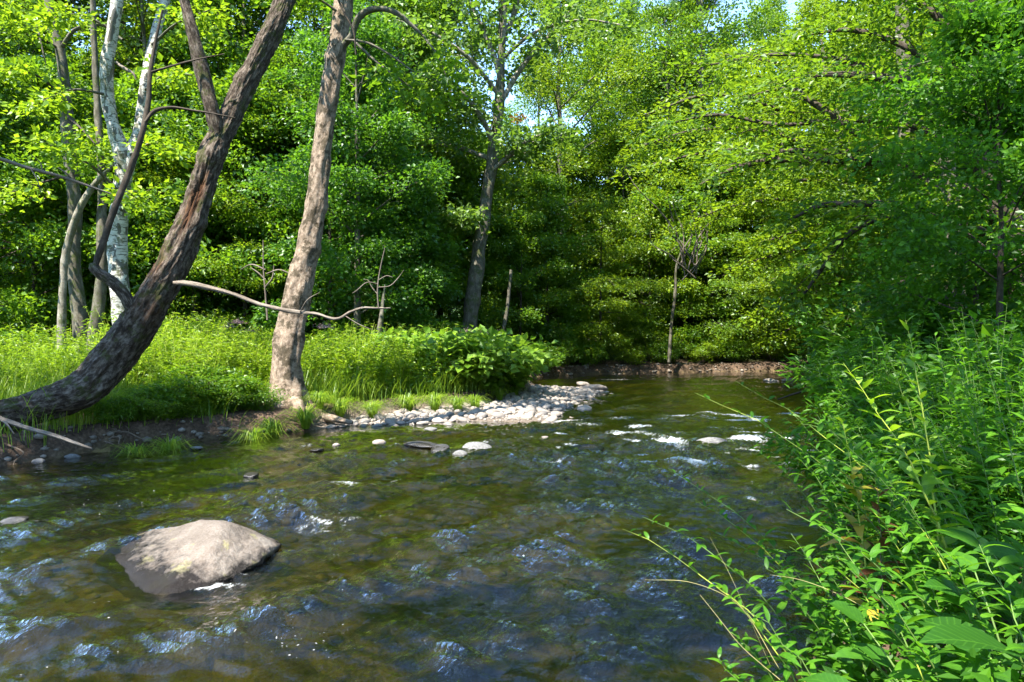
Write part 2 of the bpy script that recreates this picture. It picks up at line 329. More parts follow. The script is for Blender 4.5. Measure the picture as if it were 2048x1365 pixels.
def water_fields(x, y):
    s = x * FD[0] + y * FD[1]; t = -x * FD[1] + y * FD[0]
    wa = .35 * pn(s * .8, t * .8, 3); wb = .35 * pn(s * .8 + 9, t * .8 + 4, 4)
    rid = lambda a: 1 - 2 * np.abs(a)
    d = np.hypot(x, y)
    band = pn(s * .45 + wa, t * 1.5 + wb, 31) + .6 * pn(s * 1.1, t * 2.6 + wa, 32); rough = np.clip(.18 + .95 * band * np.exp(-((x + 1) / 9) ** 2) + .62 * np.exp(-(((x + y * .06 - .6) / 2.6) ** 2 + ((y - 7.5) / 4.2) ** 2))  + .5 * np.exp(-(((x - 3.6) / 1.8) ** 2 + ((y - 10.5) / 2) ** 2)), .06, 1.5)
    h = .022 * pn(s * 1.0 + wa, t * .75 + wb, 1) + .026 * rid(pn(s * 1.9 + wa, t * 1.25 + wb, 2)) * rough + .014 * rid(pn(s * 4.1 + 2 * wa, t * 2.6 + 2 * wb, 5)) * rough + .012 * rid(pn(s * 7.5 + wa * 3, t * 3.6 + wb * 3, 6)) * (.35 + rough) + .006 * pn(s * 15 + wa * 5, t * 7, 7) * (.5 + rough)
    h = 2.0 * h * np.clip(1.15 - d / 45, .3, 1)
    foam = np.zeros_like(x)
    for px, py, rx, ry, st in FOAM:
        c = G(px, py); k = c[1] / FPX; kx = rx * k; kyv = abs(G(px, py + ry)[1] - c[1])
        g = np.exp(-(((x - c[0]) / kx) ** 2 + ((y - c[1]) / kyv) ** 2)); foam = np.maximum(foam, g * st)
        h = h + g * st * .012
    # hydraulic lip above the foam pocket left of the middle, and water piled on the boulder
    h = h + .05 * np.exp(-(((x + 1.95) / .35) ** 2 + ((y - 6.4) / .16) ** 2)) - .05 * np.exp(-(((x + 1.9) / .35) ** 2 + ((y - 6.05) / .16) ** 2))
    h = h + .05 * np.exp(-(((x + 3.0) / .3) ** 2 + ((y - 4.9) / .28) ** 2)) - .03 * np.exp(-(((x + 1.9) / .5) ** 2 + ((y - 4.6) / .25) ** 2))
    crest = np.clip((rough - .8) * 1.2, 0, .35) * np.clip(rid(pn(s * 4.1 + 2 * wa, t * 2.6 + 2 * wb, 5)) * 2 - 1.1, 0, 1)
    return h, np.maximum(foam, crest), rough
swm = poly_sd(wx, wy, WATER)
keepv = swm < .45
wh, wfoam, wrough = water_fields(wx, wy)
wh = wh * sst(.5, -.8, swm) 
keepf = keepv[wF].all(1); used = np.unique(wF[keepf]); remap = np.zeros(len(wx), int); remap[used] = np.arange(len(used))
def water_material():
    q = NT('river_water'); g = q.n('NewGeometry').outputs['Position']
    mp = q.n('Mapping'); q.l(g, mp.inputs[0]); mp.inputs['Rotation'].default_value = (0, 0, R(52)); mp.inputs['Scale'].default_value = (1, .55, 1)
    na = q.noise(mp.outputs[0], 19, 5, .66); nb = q.noise(mp.outputs[0], 60, 3, .6)
    b = q.n('Bump'); b.inputs['Strength'].default_value = .8; b.inputs['Distance'].default_value = .042
    ra = q.n('Attribute', attribute_name='rough').outputs['Fac']
    rdg = q.math('SUBTRACT', 1., q.math('POWER', q.math('ABSOLUTE', q.math('SUBTRACT', q.math('MULTIPLY', q.noise(mp.outputs[0], 6.5, 3, .6, (1.2, .6, 1)), 2.), 1.)), .6))
    na = q.math('MULTIPLY_ADD', rdg, .55, na)
    q.l(q.math('MULTIPLY', q.math('ADD', na, q.math('MULTIPLY', nb, .16)), q.math('MULTIPLY_ADD', ra, .85, .2)), b.inputs['Height'])
    fr = q.n('Fresnel'); fr.inputs[0].default_value = 1.34; q.l(b.outputs[0], fr.inputs[1])
    tr = q.n('BsdfTransparent'); tr.inputs[0].default_value = (.38, .38, .16, 1)
    gl = q.n('BsdfGlossy'); gl.inputs['Roughness'].default_value = .015; gl.inputs[0].default_value = (1, 1, 1, 1); q.l(b.outputs[0], gl.inputs['Normal'])
    m = q.n('MixShader'); q.l(q.math('MULTIPLY_ADD', fr.outputs[0], 1.5, .01), m.inputs[0]); q.l(tr.outputs[0], m.inputs[1]); q.l(gl.outputs[0], m.inputs[2])
    fa = q.n('Attribute', attribute_name='foam').outputs['Fac']
    fn = q.math('ADD', q.math('MULTIPLY', q.noise(mp.outputs[0], 22, 6, .75, (1.5, .55, 1)), 1.0), q.math('MULTIPLY', q.noise(mp.outputs[0], 90, 2, .6), .25))
    mr = q.n('MapRange'); q.l(q.math('ADD', q.math('MULTIPLY', fa, .60), fn), mr.inputs[0]); mr.inputs[1].default_value = .98; mr.inputs[2].default_value = 1.22
    df = q.n('BsdfDiffuse'); df.inputs[0].default_value = (.62, .64, .63, 1); q.l(b.outputs[0], df.inputs['Normal'])
    m2 = q.n('MixShader'); q.l(q.math('MULTIPLY', mr.outputs[0], .7), m2.inputs[0]); q.l(m.outputs[0], m2.inputs[1]); q.l(df.outputs[0], m2.inputs[2])
    q.l(m2.outputs[0], q.out.inputs[0]); return q.m
river = ob('river_water', mk('river_water', np.stack([wx, wy, wh], -1)[used], remap[wF[keepf]], water_material(), attrs=dict(foam=wfoam[used], rough=wrough[used])))
tag(river, 'shallow rippling brown river with riffles', kind='structure')
def whz(x, y): return water_fields(np.atleast_1d(np.asarray(x, float)), np.atleast_1d(np.asarray(y, float)))[0]
# floating foam flecks
N = 420; fx = []; 
pts = np.concatenate([np.stack([rng.normal(px, sx, n), rng.normal(py, sy, n)], -1) for px, py, sx, sy, n in ((600, 1290, 70, 25, 26), (150, 1150, 110, 90, 14), (330, 1320, 180, 40, 8), (700, 1180, 160, 50, 10), (1050, 1080, 200, 80, 10), (250, 1010, 150, 30, 25))])
pw = np.array([G(a, b) for a, b in pts if b > 960]); pw = pw[(poly_sd(pw[:, 0], pw[:, 1], WATER) < -.3)]
pw = pw[~((np.abs(pw[:, 0] + 2.4) < .75) & (np.abs(pw[:, 1] - 5.2) < .8))]
a8 = np.linspace(0, 2 * np.pi, 7)[:-1]; r0 = rng.uniform(.003, .009, len(pw)); ang = rng.uniform(0, 6.28, len(pw)); el = rng.uniform(.25, .7, len(pw))
lx = np.cos(a8)[None] * r0[:, None]; ly = np.sin(a8)[None] * (r0 * el)[:, None]
FX = pw[:, 0:1] + lx * np.cos(ang)[:, None] - ly * np.sin(ang)[:, None]; FY = pw[:, 1:2] + lx * np.sin(ang)[:, None] + ly * np.cos(ang)[:, None]
zz = whz(FX.ravel(), FY.ravel()).reshape(FX.shape) + .003
bot = np.stack([FX, FY, zz], -1); topv = np.stack([pw[:, 0], pw[:, 1], zz.max(1) + r0 * .25], -1)[:, None]
V = np.concatenate([bot, topv], 1).reshape(-1, 3); base = np.arange(len(pw))[:, None, None] * 7; j = np.arange(6)
F = np.concatenate([np.stack([j, (j + 1) % 6, np.full(6, 6)], -1)[None] + base]).reshape(-1, 3)
q = NT('foam_bubbles'); dd = q.n('BsdfDiffuse'); dd.inputs[0].default_value = (.2, .2, .18, 1); q.l(dd.outputs[0], q.out.inputs[0])
tag(ob('foam_flecks', mk('foam_flecks', V, F, q.m)), 'white foam bubbles drifting on the dark water', kind='stuff')

# ------------------------------------------------------------ stones
def ico(sub):
    import bmesh
    bm = bmesh.new(); bmesh.ops.create_icosphere(bm, subdivisions=sub, radius=1); bm.verts.ensure_lookup_table()
    V = np.array([v.co[:] for v in bm.verts]); F = np.array([[v.index for v in f.verts] for f in bm.faces]); bm.free(); return V, F
IV2, IF2 = ico(3); IV1, IF1 = ico(2)
def stone_shape(seed, V, flat=.6, ang=.3):
    r = np.random.default_rng(seed); W = V.copy()
    for k in range(9):
        n = nrm(r.normal(size=3)); d = r.uniform(.62, .92); s = W @ n; W = W - np.clip(s - d, 0, None)[:, None] * n * .9
    W = W * (1 + .10 * fbm(V * 1.4 + seed, 3, seed)[:, None]) * np.array([1, r.uniform(.65, .95), flat * r.uniform(.8, 1.15)])
    return W
stone_me = {k: [mk('stone_%s_shape' % k, stone_shape(i + 40, IV2 if k != 'pale' else IV1), IF2 if k != 'pale' else IF1, SM[k]) for i in range(8)] for k in ('pale', 'dark', 'grey')}
# the big boulder
import bmesh
def boulder():
    pts = [P(212, 1130, 5.15), P(255, 1092, 5.45), P(290, 1068, 5.6), P(370, 1055, 5.6), P(440, 1042, 5.42), P(478, 1048, 5.3), P(520, 1078, 5.25), P(554, 1098, 5.2), P(550, 1120, 5.12), P(300, 1196, 4.5), P(345, 1196, 4.5), P(440, 1172, 4.66), P(500, 1150, 4.85), P(395, 1095, 5.02), P(455, 1078, 5.0)]
    pts += [np.array([-2.2, 6.0, .02]), np.array([-2.7, 5.95, .0]), np.array([-1.75, 5.6, .02])]
    pts += [np.array([a, b, -.45]) for a, b in ((-2.75, 5.2), (-2.65, 5.6), (-2.2, 5.7), (-2.0, 5.4), (-2.1, 5.0), (-2.4, 4.85))]
    c = np.mean(pts, 0); bm = bmesh.new()
    for p_ in pts: bm.verts.new(p_ - c)
    bmesh.ops.convex_hull(bm, input=bm.verts[:]); 
    for v in [v for v in bm.verts if not v.link_faces]: bm.verts.remove(v)
    bmesh.ops.triangulate(bm, faces=bm.faces[:])
    for k in range(5):
        bmesh.ops.subdivide_edges(bm, edges=bm.edges[:], cuts=1, use_grid_fill=True)
        if k in (1, 2, 3): bmesh.ops.smooth_vert(bm, verts=bm.verts[:], factor=.30, use_axis_x=True, use_axis_y=True, use_axis_z=True)
        if k >= 2 and len(bm.verts) > 14000: break
    bm.verts.index_update(); V = np.array([v.co[:] for v in bm.verts]); F = np.array([[v.index for v in f.verts] for f in bm.faces]); bm.normal_update(); Nn = np.array([v.normal[:] for v in bm.verts]); bm.free()
    V = V + Nn * (.022 * fbm(V * 2.3, 3, 3) + .008 * fbm(V * 9, 3, 8) + .004 * fbm(V * 34, 2, 9))[:, None]
    q = NT('granite_boulder'); tc = q.n('TexCoord').outputs['Object']; gp = q.n('NewGeometry').outputs['Position']
    n1 = q.noise(tc, 3.5, 6, .65); n2 = q.noise(tc, 70, 3, .7); n3 = q.noise(tc, 1.6, 3, .5)
    cc = q.ramp(q.math('ADD', q.math('MULTIPLY', n1, .6), q.math('MULTIPLY', n2, .4)), [(.35, (.07, .060, .050)), (.5, (.15, .132, .113)), (.65, (.25, .23, .20))])
    cc = q.mix(q.math('MULTIPLY', n3, .45), cc, (.14, .085, .055))
    lic = q.n('MapRange'); q.l(q.noise(tc, 5.5, 4, .6), lic.inputs[0]); lic.inputs[1].default_value = .60; lic.inputs[2].default_value = .64
    cc = q.mix(q.math('MULTIPLY', lic.outputs[0], .5), cc, (.24, .22, .09))
    sx = q.n('SeparateXYZ'); q.l(gp, sx.inputs[0])
    # wet skirt: higher on the upstream (left) side where the water washes over
    wz = q.math('ADD', sx.outputs[2], q.math('ADD', q.math('MULTIPLY', q.math('ADD', sx.outputs[0], 2.45), .06), q.math('MULTIPLY', q.math('SUBTRACT', q.noise(gp, 7, 6, .7), .5), -.34)))
    mr = q.n('MapRange'); q.l(wz, mr.inputs[0]); mr.inputs[1].default_value = .06; mr.inputs[2].default_value = .13; mr.inputs[3].default_value = 1; mr.inputs[4].default_value = 0
    cc = q.mix(q.math('MULTIPLY', mr.outputs[0], .95), cc, (.008, .006, .005))
    und = q.n('MapRange'); q.l(sx.outputs[2], und.inputs[0]); und.inputs[1].default_value = -.05; und.inputs[2].default_value = -.01; und.inputs[3].default_value = 1; und.inputs[4].default_value = 0
    cc = q.mix(und.outputs[0], cc, (.075, .055, .02))
    n4 = q.noise(tc, 190, 3, .7)
    b = q.n('Bump'); b.inputs['Strength'].default_value = .8; b.inputs['Distance'].default_value = .018; q.l(q.math('ADD', q.math('ADD', n1, n2), q.math('MULTIPLY', n4, .5)), b.inputs['Height'])
    p = q.n('BsdfPrincipled'); q.l(cc, p.inputs['Base Color']); q.l(q.math('SUBTRACT', .85, q.math('MULTIPLY', mr.outputs[0], .6)), p.inputs['Roughness']); q.l(b.outputs[0], p.inputs['Normal']); p.inputs['Specular IOR Level'].default_value = .14; q.l(p.outputs[0], q.out.inputs[0])
    o = ob('boulder', mk('boulder', V * np.array([1.06, 1, 1]), F, q.m), loc=(c[0] - .09, c[1], c[2]))
    tag(o, 'large pale granite boulder with dark wet skirt in the left foreground water', 'boulder')
boulder()
# single stones in the stream: pixel x, y of the waterline, width in pixels, kind, squash, label
STREAM = [(845, 899, 92, 'dark', .22, 'long dark flat wet slab lying in midstream, largest of its cluster'), (881, 908, 46, 'dark', .55, 'blocky dark wet stone at the right end of the dark slab'),
 (955, 905, 62, 'grey', .5, 'rounded grey stone at the right of the midstream cluster'), (919, 914, 30, 'grey', .7, 'small grey stone between the dark block and the rounded grey stone'), (938, 909, 22, 'grey', .5, 'tiny grey stone tucked against the rounded grey midstream stone'),
 (985, 912, 20, 'grey', .5, 'small low stone just right of the midstream stone cluster'), (757, 891, 26, 'pale', .8, 'pale upright stone alone in the water left of the dark slab'), (672, 893, 18, 'pale', .6, 'small pale stone in the water below the straight tan trunk'),
 (700, 916, 40, 'dark', .4, 'dark rounded stone left of the midstream cluster'), (632, 903, 30, 'dark', .25, 'low dark stone nearly awash below the straight trunk'), (710, 1004, 34, 'dark', .7, 'dark stone poking up at the spout left of centre'),
 (1425, 893, 66, 'grey', .4, 'flat grey slab tilted beside the white riffle'), (1462, 898, 46, 'grey', .3, 'low grey slab right of the tilted slab in the riffle'), (1170, 908, 84, 'dark', .22, 'dark low ledge stone awash right of the midstream cluster'),
 (1510, 1008, 24, 'pale', .6, 'small pale stone in the riffle beneath the overhanging right bank plants'), (335, 886, 66, 'pale', .32, 'flat pale slab at the foot of the left bank'), (445, 943, 30, 'dark', .3, 'dark stone breaking the green water in front of the left bank'),
 (500, 955, 32, 'dark', .35, 'dark stone right of the other dark stone breaking the green water'), (20, 1045, 44, 'dark', .3, 'dark stone at the left picture edge behind the boulder'), (1283, 868, 24, 'pale', .4, 'small pale stone in the sunlit shallows right of the gravel bar'),
 (1170, 822, 38, 'pale', .5, 'pale stone standing off the tip side of the gravel bar'), (1190, 784, 60, 'pale', .45, 'long pale slab at the far tip of the gravel bar'), (1167, 772, 26, 'pale', .6, 'pale round stone behind the slab at the far tip of the gravel bar'),
 (1090, 878, 22, 'pale', .4, 'pale stone in the water in front of the gravel bar'), (968, 873, 26, 'pale', .3, 'low tan stone awash in front of the gravel bar'), (862, 862, 30, 'grey', .3, 'low grey stone near the gravel edge'),
 (1546, 764, 30, 'pale', .35, 'first pale stone of the far row under the right far bank'), (1580, 764, 34, 'pale', .35, 'middle pale stone of the far row under the right far bank'), (1615, 761, 24, 'pale', .6, 'last and tallest pale stone of the far row under the right far bank'),
 (390, 900, 24, 'grey', .5, 'small grey stone at the water edge right of the clay mound'), (180, 905, 40, 'grey', .5, 'grey stone at the foot of the clay mound'), (140, 918, 34, 'grey', .45, 'grey stone under the exposed roots'), (70, 928, 30, 'grey', .5, 'grey stone in the water at the far left under the roots')]
for i, (px, py, wpx, k, sq, lab) in enumerate(STREAM):
    c = G(px, py); s = wpx / FPX * c[1] / 2; off = s * .6
    o = ob('river_stone', stone_me[k][i % 8], None, (c[0], c[1] + off, s * sq * .25), (rng.uniform(-.12, .12), rng.uniform(-.12, .12), rng.uniform(-.5, .5)), (s * 1.08, s * 1.0, max(s * sq * 1.55, .03)))
    tag(o, lab, 'stone')
# gravel bar cobbles
def scatter(poly, n, rmin, rmax, power, spacing, seed, pad=0., tries=14):
    r = np.random.default_rng(seed); p = np.array(poly); lo = p.min(0); hi = p.max(0); out = np.zeros((0, 3))
    sizes = np.sort(rmin + (rmax - rmin) * r.random(n) ** power)[::-1]; C = []
    for s in sizes:
        for _ in range(tries):
            x, y = r.uniform(lo, hi)
            if poly_sd(np.array([x]), np.array([y]), poly)[0] > pad: continue
            if len(C):
                A = np.array(C); 
                if (np.hypot(A[:, 0] - x, A[:, 1] - y) < (A[:, 2] + s) * spacing).any(): continue
            C.append((x, y, s)); break
    return np.array(C)
BARS = [(-3.4, 12.25), (-2.8, 12.6), (-1, 12.95), (1.0, 12.7), (1.5, 14.9), (1.9, 17), (3.0, 19.8), (2.2, 20.8), (.6, 21.3), (.5, 20.2), (-.1, 18), (-.5, 16.3), (-1.5, 14.9), (-2.5, 13.9), (-3.0, 13.2)]
cob = scatter(BARS, 2600, .028, .15, 3.6, .80, 5)
cob = cob[(fbm(np.c_[cob[:, :2] * 1.6, cob[:, 2] * 0], 3, 61) > -.35) | (poly_sd(cob[:, 0], cob[:, 1], BAR) < -.35)]
cz = ground_z(cob[:, 0], cob[:, 1]); order = np.argsort(-cob[:, 2] / cob[:, 1])
big = order[:300]; small = order[300:]
for i in big:
    x, y, s = cob[i]
    o = ob('cobble', stone_me['pale'][rng.integers(8)], None, (x, y, max(cz[i], -.05) + s * .08), (rng.uniform(-.25, .25), rng.uniform(-.25, .25), rng.uniform(0, 6.28)), (s * 1.1, s * 1.0, s * .95))
    tag(o, 'pale rounded cobble lying on the sunlit gravel bar', 'cobble', 'cobbles of the sunlit gravel bar')
def stone_mass(pts, zs, name, mat, label, sink=.2):
    VV = []; FF = []; k = 0; tmpl = [stone_shape(90 + j, ico(1)[0]) for j in range(6)]; f1 = ico(1)[1]
    for (x, y, s), z in zip(pts, zs):
        a = rng.uniform(0, 6.28); Vt = tmpl[rng.integers(6)] * s; c_, s_ = math.cos(a), math.sin(a)
        VV.append(np.stack([Vt[:, 0] * c_ - Vt[:, 1] * s_ + x, Vt[:, 0] * s_ + Vt[:, 1] * c_ + y, Vt[:, 2] + z + s * sink], -1)); FF.append(f1 + k); k += len(Vt)
    return tag(ob(name, mk(name, np.concatenate(VV), np.concatenate(FF), mat)), label, kind='stuff')
extra = scatter(BARS, 2200, .015, .045, 1.5, .4, 8, tries=3)
sm = np.concatenate([cob[small], extra]); stone_mass(sm, np.maximum(ground_z(sm[:, 0], sm[:, 1]), -.05), 'gravel', SM['mix'], 'small pale pebbles filling the gravel bar')
# stones on the river bed and at the bank feet
bp = np.stack([rng.uniform(-7, 6, 5200), rng.uniform(2.5, 22, 5200)], -1); sd_ = poly_sd(bp[:, 0], bp[:, 1], WATER); bp = bp[sd_ < -.1][:700]
bs = np.c_[bp, .04 + .12 * rng.random(len(bp)) ** 2.2]; bz = ground_z(bs[:, 0], bs[:, 1]); bz = np.minimum(bz, -.10 - bs[:, 2] * .6)
bedm = stone_mat('river_bed_stone', (.035, .028, .010), (.09, .065, .025), (.17, .13, .06), None, 2, False)
stone_mass(bs, bz, 'riverbed_stones', bedm, 'brown stones on the river bed under shallow water', .1)
def edge_pts(line, n, off, jit, seed):
    r = np.random.default_rng(seed); L = np.array(line, float); d = np.r_[0, np.cumsum(np.linalg.norm(np.diff(L, axis=0), axis=1))]; t = r.uniform(0, d[-1], n)
    x = np.interp(t, d, L[:, 0]); y = np.interp(t, d, L[:, 1]); k = np.clip(np.searchsorted(d, t) - 1, 0, len(L) - 2); tg = nrm(L[k + 1] - L[k]); nn = np.stack([-tg[:, 1], tg[:, 0]], -1)
    o = off + r.normal(0, jit, n); return np.stack([x, y], -1) + nn * o[:, None]
ep = np.concatenate([edge_pts(WL_L[2:8], 150, .02, .10, 3), edge_pts(WL_L[14:20], 420, .08, .2, 4)])
SM['bankmix'] = stone_mat('dark_bank_pebble', (.05, .04, .03), (.13, .105, .08), (.27, .23, .19), None, 3, False)
es = np.c_[ep, .025 + .09 * rng.random(len(ep)) ** 2.5]
stone_mass(es, np.maximum(ground_z(es[:, 0], es[:, 1]), -.06), 'bank_gravel', SM['bankmix'], 'small stones along the foot of the left and far banks', .1)

# ------------------------------------------------------------ generic trees
def unit(az, el): return np.array([math.cos(az) * math.cos(el), math.sin(az) * math.cos(el), math.sin(el)])
def limb_path(base, az, el, L, up=.0, droop=.0, n=8, wob=.06, r=None):
    s = np.linspace(0, 1, n)[:, None]; d = unit(az, el)
    p = base + d * L * s + np.array([0, 0, 1]) * (up * L * s ** 2 - droop * L * s ** 2.5)
    return p + np.cumsum(r.normal(0, wob * L / n, (n, 3)), 0) * s
def dress(limbs, r, nsub=7, sublen=.42, rise=.05, droop=.25, ncl=3, smin=.4, fmin=.22, twn=4):
    subs = []; srad = []; cl = []; cd_ = []
    for path, r0, L in limbs:
        n = len(path); az0 = r.uniform(0, 6.28)
        for k in range(nsub):
            f = fmin + (1 - fmin) * (k + r.random()) / nsub; i = min(int(f * (n - 1)), n - 2); fr = f * (n - 1) - i
            b = path[i] * (1 - fr) + path[i + 1] * fr; tg = nrm(path[i + 1] - path[i])
            h = np.cross(tg, [0, 0, 1]); h = nrm(h) if np.linalg.norm(h) > .15 else unit(r.uniform(0, 6.28), 0)
            sd = (1 if k % 2 else -1) * r.uniform(.5, 1.0)
            d = nrm(tg * r.uniform(.35, .9) + h * sd + np.array([0, 0, r.uniform(-.1, .25)]))
            l = sublen * L * (1.15 - .75 * f) * r.uniform(.6, 1.35); s = np.linspace(0, 1, twn)[:, None]
            p = b + d * l * s + np.array([0, 0, 1]) * l * (rise * s - droop * s ** 2) + r.normal(0, .02 * l, (twn, 3)) * s
            subs.append(p); srad.append(np.linspace(max(r0 * .30 * (1 - .5 * f), .006), .003, twn))
            for q_ in np.linspace(smin, 1, ncl):
                j = min(int(q_ * (twn - 1)), twn - 2); g = q_ * (twn - 1) - j
                cl.append(p[j] * (1 - g) + p[j + 1] * g); cd_.append(d)
        cl.append(path[-1]); cd_.append(nrm(path[-1] - path[-2]))
    return np.array(subs), np.array(srad), np.array(cl), np.array(cd_)
def spray(cl, cdir, r, m, rad, thick, L, W, jit=.45, tilt=.0, tintv=.26, lens=(.45, 1.5), cj=.3):
    C = len(cl); N = C * m; R_ = rad * r.uniform(.65, 1.3, C)
    u = r.random((C, m)) ** .55; a = r.uniform(0, 2 * np.pi, (C, m))
    nn = nrm(np.array([0, 0, 1.]) + r.normal(0, cj, (C, 3)) + cdir * tilt)
    e1 = nrm(np.cross(nn, np.broadcast_to([.3, 1., .1], nn.shape))); e2 = np.cross(nn, e1)
    off = e1[:, None] * (np.cos(a) * u * R_[:, None])[..., None] + e2[:, None] * (np.sin(a) * u * R_[:, None])[..., None] + nn[:, None] * (r.normal(0, thick, (C, m)))[..., None]
    off[..., 2] -= (u ** 2 * R_[:, None]) * .25
    pos = (cl[:, None] + off).reshape(-1, 3); nv = (nn[:, None] + r.normal(0, jit, (C, m, 3))).reshape(-1, 3)
    d = (nrm(off * np.array([1, 1, .3])) + cdir[:, None] * .6 + r.normal(0, .35, (C, m, 3))).reshape(-1, 3); d[:, 2] -= .15
    s = r.uniform(*lens, N)
    V, F = leafquads(pos, nv, d, L * s, W * s)
    t = np.clip(.45 + r.normal(0, tintv * .8, C)[:, None] + r.normal(0, tintv, (C, m)), 0, 1).ravel()
    return V, F, np.repeat(t, 4)
def make_tree(name, seed, H, r0, cb, spread, nl, bark, leaf, el=(.1, .7), up=.1, droop=.05, nsub=7, sublen=.42, m=26, rad=.5, thick=.09, L=.11, W=.075, jit=.45, lean=(0, 0), prof=None, sdroop=.25, ncl=3, tw=.27, trunk_seg=10, fmin=.22, cj=.3):
    r = np.random.default_rng(seed)
    n = 16; s = np.linspace(0, 1, n)
    tp = np.stack([lean[0] * s ** 1.4 * H + np.cumsum(r.normal(0, .012 * H / 4, n)) * s, lean[1] * s ** 1.4 * H + np.cumsum(r.normal(0, .012 * H / 4, n)) * s, s * H - .35 * (1 - s)], -1)
    tr = r0 * (1 - .9 * s) + r0 * .45 * np.exp(-s * H / .35)
    tV = tubes(tp[None], tr[None], trunk_seg)
    limbs = []
    for k in range(nl):
        t = (k + r.random()) / nl; z = cb + (H * .97 - cb) * t; f = np.clip((z + .35) / (H + .35), 0, 1); b = np.array([np.interp(f, s, tp[:, j]) for j in range(3)])
        pr = prof(t) if prof else (math.sin(math.pi * (.18 + .77 * t)) ** .8)
        Ll = spread * max(pr, .12) * r.uniform(.55, 1.35); e = el[0] + (el[1] - el[0]) * t + r.normal(0, .1)
        p = limb_path(b, k * 2.4 + r.normal(0, .3), e, Ll, up, droop, r=r); limbs.append((p, max(.02, r0 * .32 * (1 - .6 * t)), Ll))
    subs, srad, cl, cdir = dress(limbs, r, nsub, sublen, .05, sdroop, ncl, fmin=fmin)
    lp = np.array([l[0] for l in limbs]); lr = np.array([np.linspace(l[1], .008, lp.shape[1]) for l in limbs])
    bV = merge([tubes(lp, lr, 5), tubes(subs, srad, 3)])
    V, F, t = spray(cl, cdir, r, m, rad, thick, L, W, jit, .1, tw, cj=cj)
    return (mk(name + '_trunk', tV[0], tV[1], bark, tV[2]), mk(name + '_branches', bV[0], bV[1], bark, bV[2]), mk(name + '_crown', V, F, leaf, attrs=dict(tint=t), smooth=False))
def put(name, meshes, label, cat, loc, rz, sc=1, group=None, parts=('trunk', 'branches', 'crown'), crown_mat=None):
    t = thing(name, label, cat, loc, rz, group, sc)
    for pn_, me in zip(parts, meshes):
        o = ob(pn_, me, t)
        if crown_mat is not None and pn_ == 'crown':
            o.material_slots[0].link = 'OBJECT'; o.material_slots[0].material = crown_mat
    return t
TR = {}
TR['maple'] = make_tree('maple', 1, 17, .20, 2.2, 4.2, 26, BK['grey'], LM['maple'], (.35, 1.15), .2, .3, 8, .55, 42, .55, .2, .165, .12, .8, cj=.7)
TR['maple2'] = make_tree('maple_b', 2, 20, .24, 3.0, 4.4, 28, BK['grey'], LM['maple'], (.4, 1.2), .15, .25, 8, .52, 50, .6, .22, .12, .085, .8, cj=.7)
TR['low'] = make_tree('low_maple', 3, 8.5, .09, .7, 2.6, 22, BK['dark'], LM['deep'], (.3, 1.1), .15, .35, 7, .6, 50, .45, .13, .12, .085, .75, cj=.7)
TR['lime'] = make_tree('layered_beech', 4, 9.5, .10, .8, 3.0, 24, BK['dark'], LM['lime'], (-.05, .5), .08, .22, 8, .55, 46, .5, .07, .12, .066, .6, sdroop=.35)
TR['beech'] = make_tree('tall_beech', 5, 17, .17, 2.0, 4.4, 26, BK['grey'], LM['beech'], (-.05, .8), .05, .18, 9, .48, 46, .6, .08, .13, .075, .62, sdroop=.32)
TR['cool'] = make_tree('sycamore_crown', 6, 20, .22, 6.0, 4.6, 24, BK['pale'], LM['cool'], (.4, 1.1), .12, .1, 7, .5, 34, .5, .15, .16, .13, .8, cj=.8)
def pine_prof(t): return max(.15, 1.05 - t)
TR['pine'] = make_tree('white_pine', 7, 27, .3, 7, 3.6, 56, BK['dark'], LM['pine'], (.0, .35), .12, .0, 9, .34, 60, .42, .12, .2, .026, .8, prof=pine_prof)
def make_shrub(name, seed, H, spread, nst, leaf, m, rad, L, W, stem, jit=.45, thick=.06, nsub=5, sl=.4, base=.15, tw=.22, ncl=3, el=(.9, 1.4), droop=.15):
    r = np.random.default_rng(seed); limbs = []
    for k in range(nst):
        a = r.uniform(0, 6.28); b = np.array([math.cos(a), math.sin(a), 0]) * base * r.random() + np.array([0, 0, -.08]); l = H * r.uniform(.7, 1.1)
        p = limb_path(b, k * 2.4, r.uniform(*el), l, 0, droop, r=r, wob=.05); p[:, :2] *= 1 + (spread - 1) * np.linspace(0, 1, len(p))[:, None]
        limbs.append((p, .012 * H, l))
    subs, srad, cl, cdir = dress(limbs, r, nsub, sl, .05, .2, ncl, fmin=.15)
    lp = np.array([l[0] for l in limbs]); lr = np.array([np.linspace(l[1], .004, lp.shape[1]) for l in limbs])
    b = merge([tubes(lp, lr, 5), tubes(subs, srad, 3)])
    V, F, t = spray(cl, cdir, r, m, rad, thick, L, W, jit, .15, tw)
    return mk(name + '_stems', b[0], b[1], stem, b[2]), mk(name + '_foliage', V, F, leaf, attrs=dict(tint=t), smooth=False)
SH = {}
SH['knot'] = make_shrub('broad_bush', 21, 1.15, 1.5, 18, LM['knot'], 10, .22, .12, .10, ST['green'], .4, .05, 7, .45, .4)
SH['green'] = make_shrub('green_bush', 22, 1.6, 1.4, 13, LM['maple'], 20, .26, .085, .05, ST['brown'], .45, .05, 6, .45, .3)
SH['limeb'] = make_shrub('lime_bush', 23, 1.5, 1.5, 13, LM['lime'], 20, .27, .085, .05, ST['brown'], .35, .03, 6, .45, .3)
SH['bank'] = make_shrub('bank_bush', 24, 1.5, 1.4, 14, LM['bank'], 11, .26, .13, .045, ST['green'], .5, .08, 6, .5, .4)
SH['bankb'] = make_shrub('bank_bush_b', 25, 1.3, 1.3, 12, LM['bank'], 10, .26, .13, .07, ST['green'], .45, .07, 6, .5, .4)
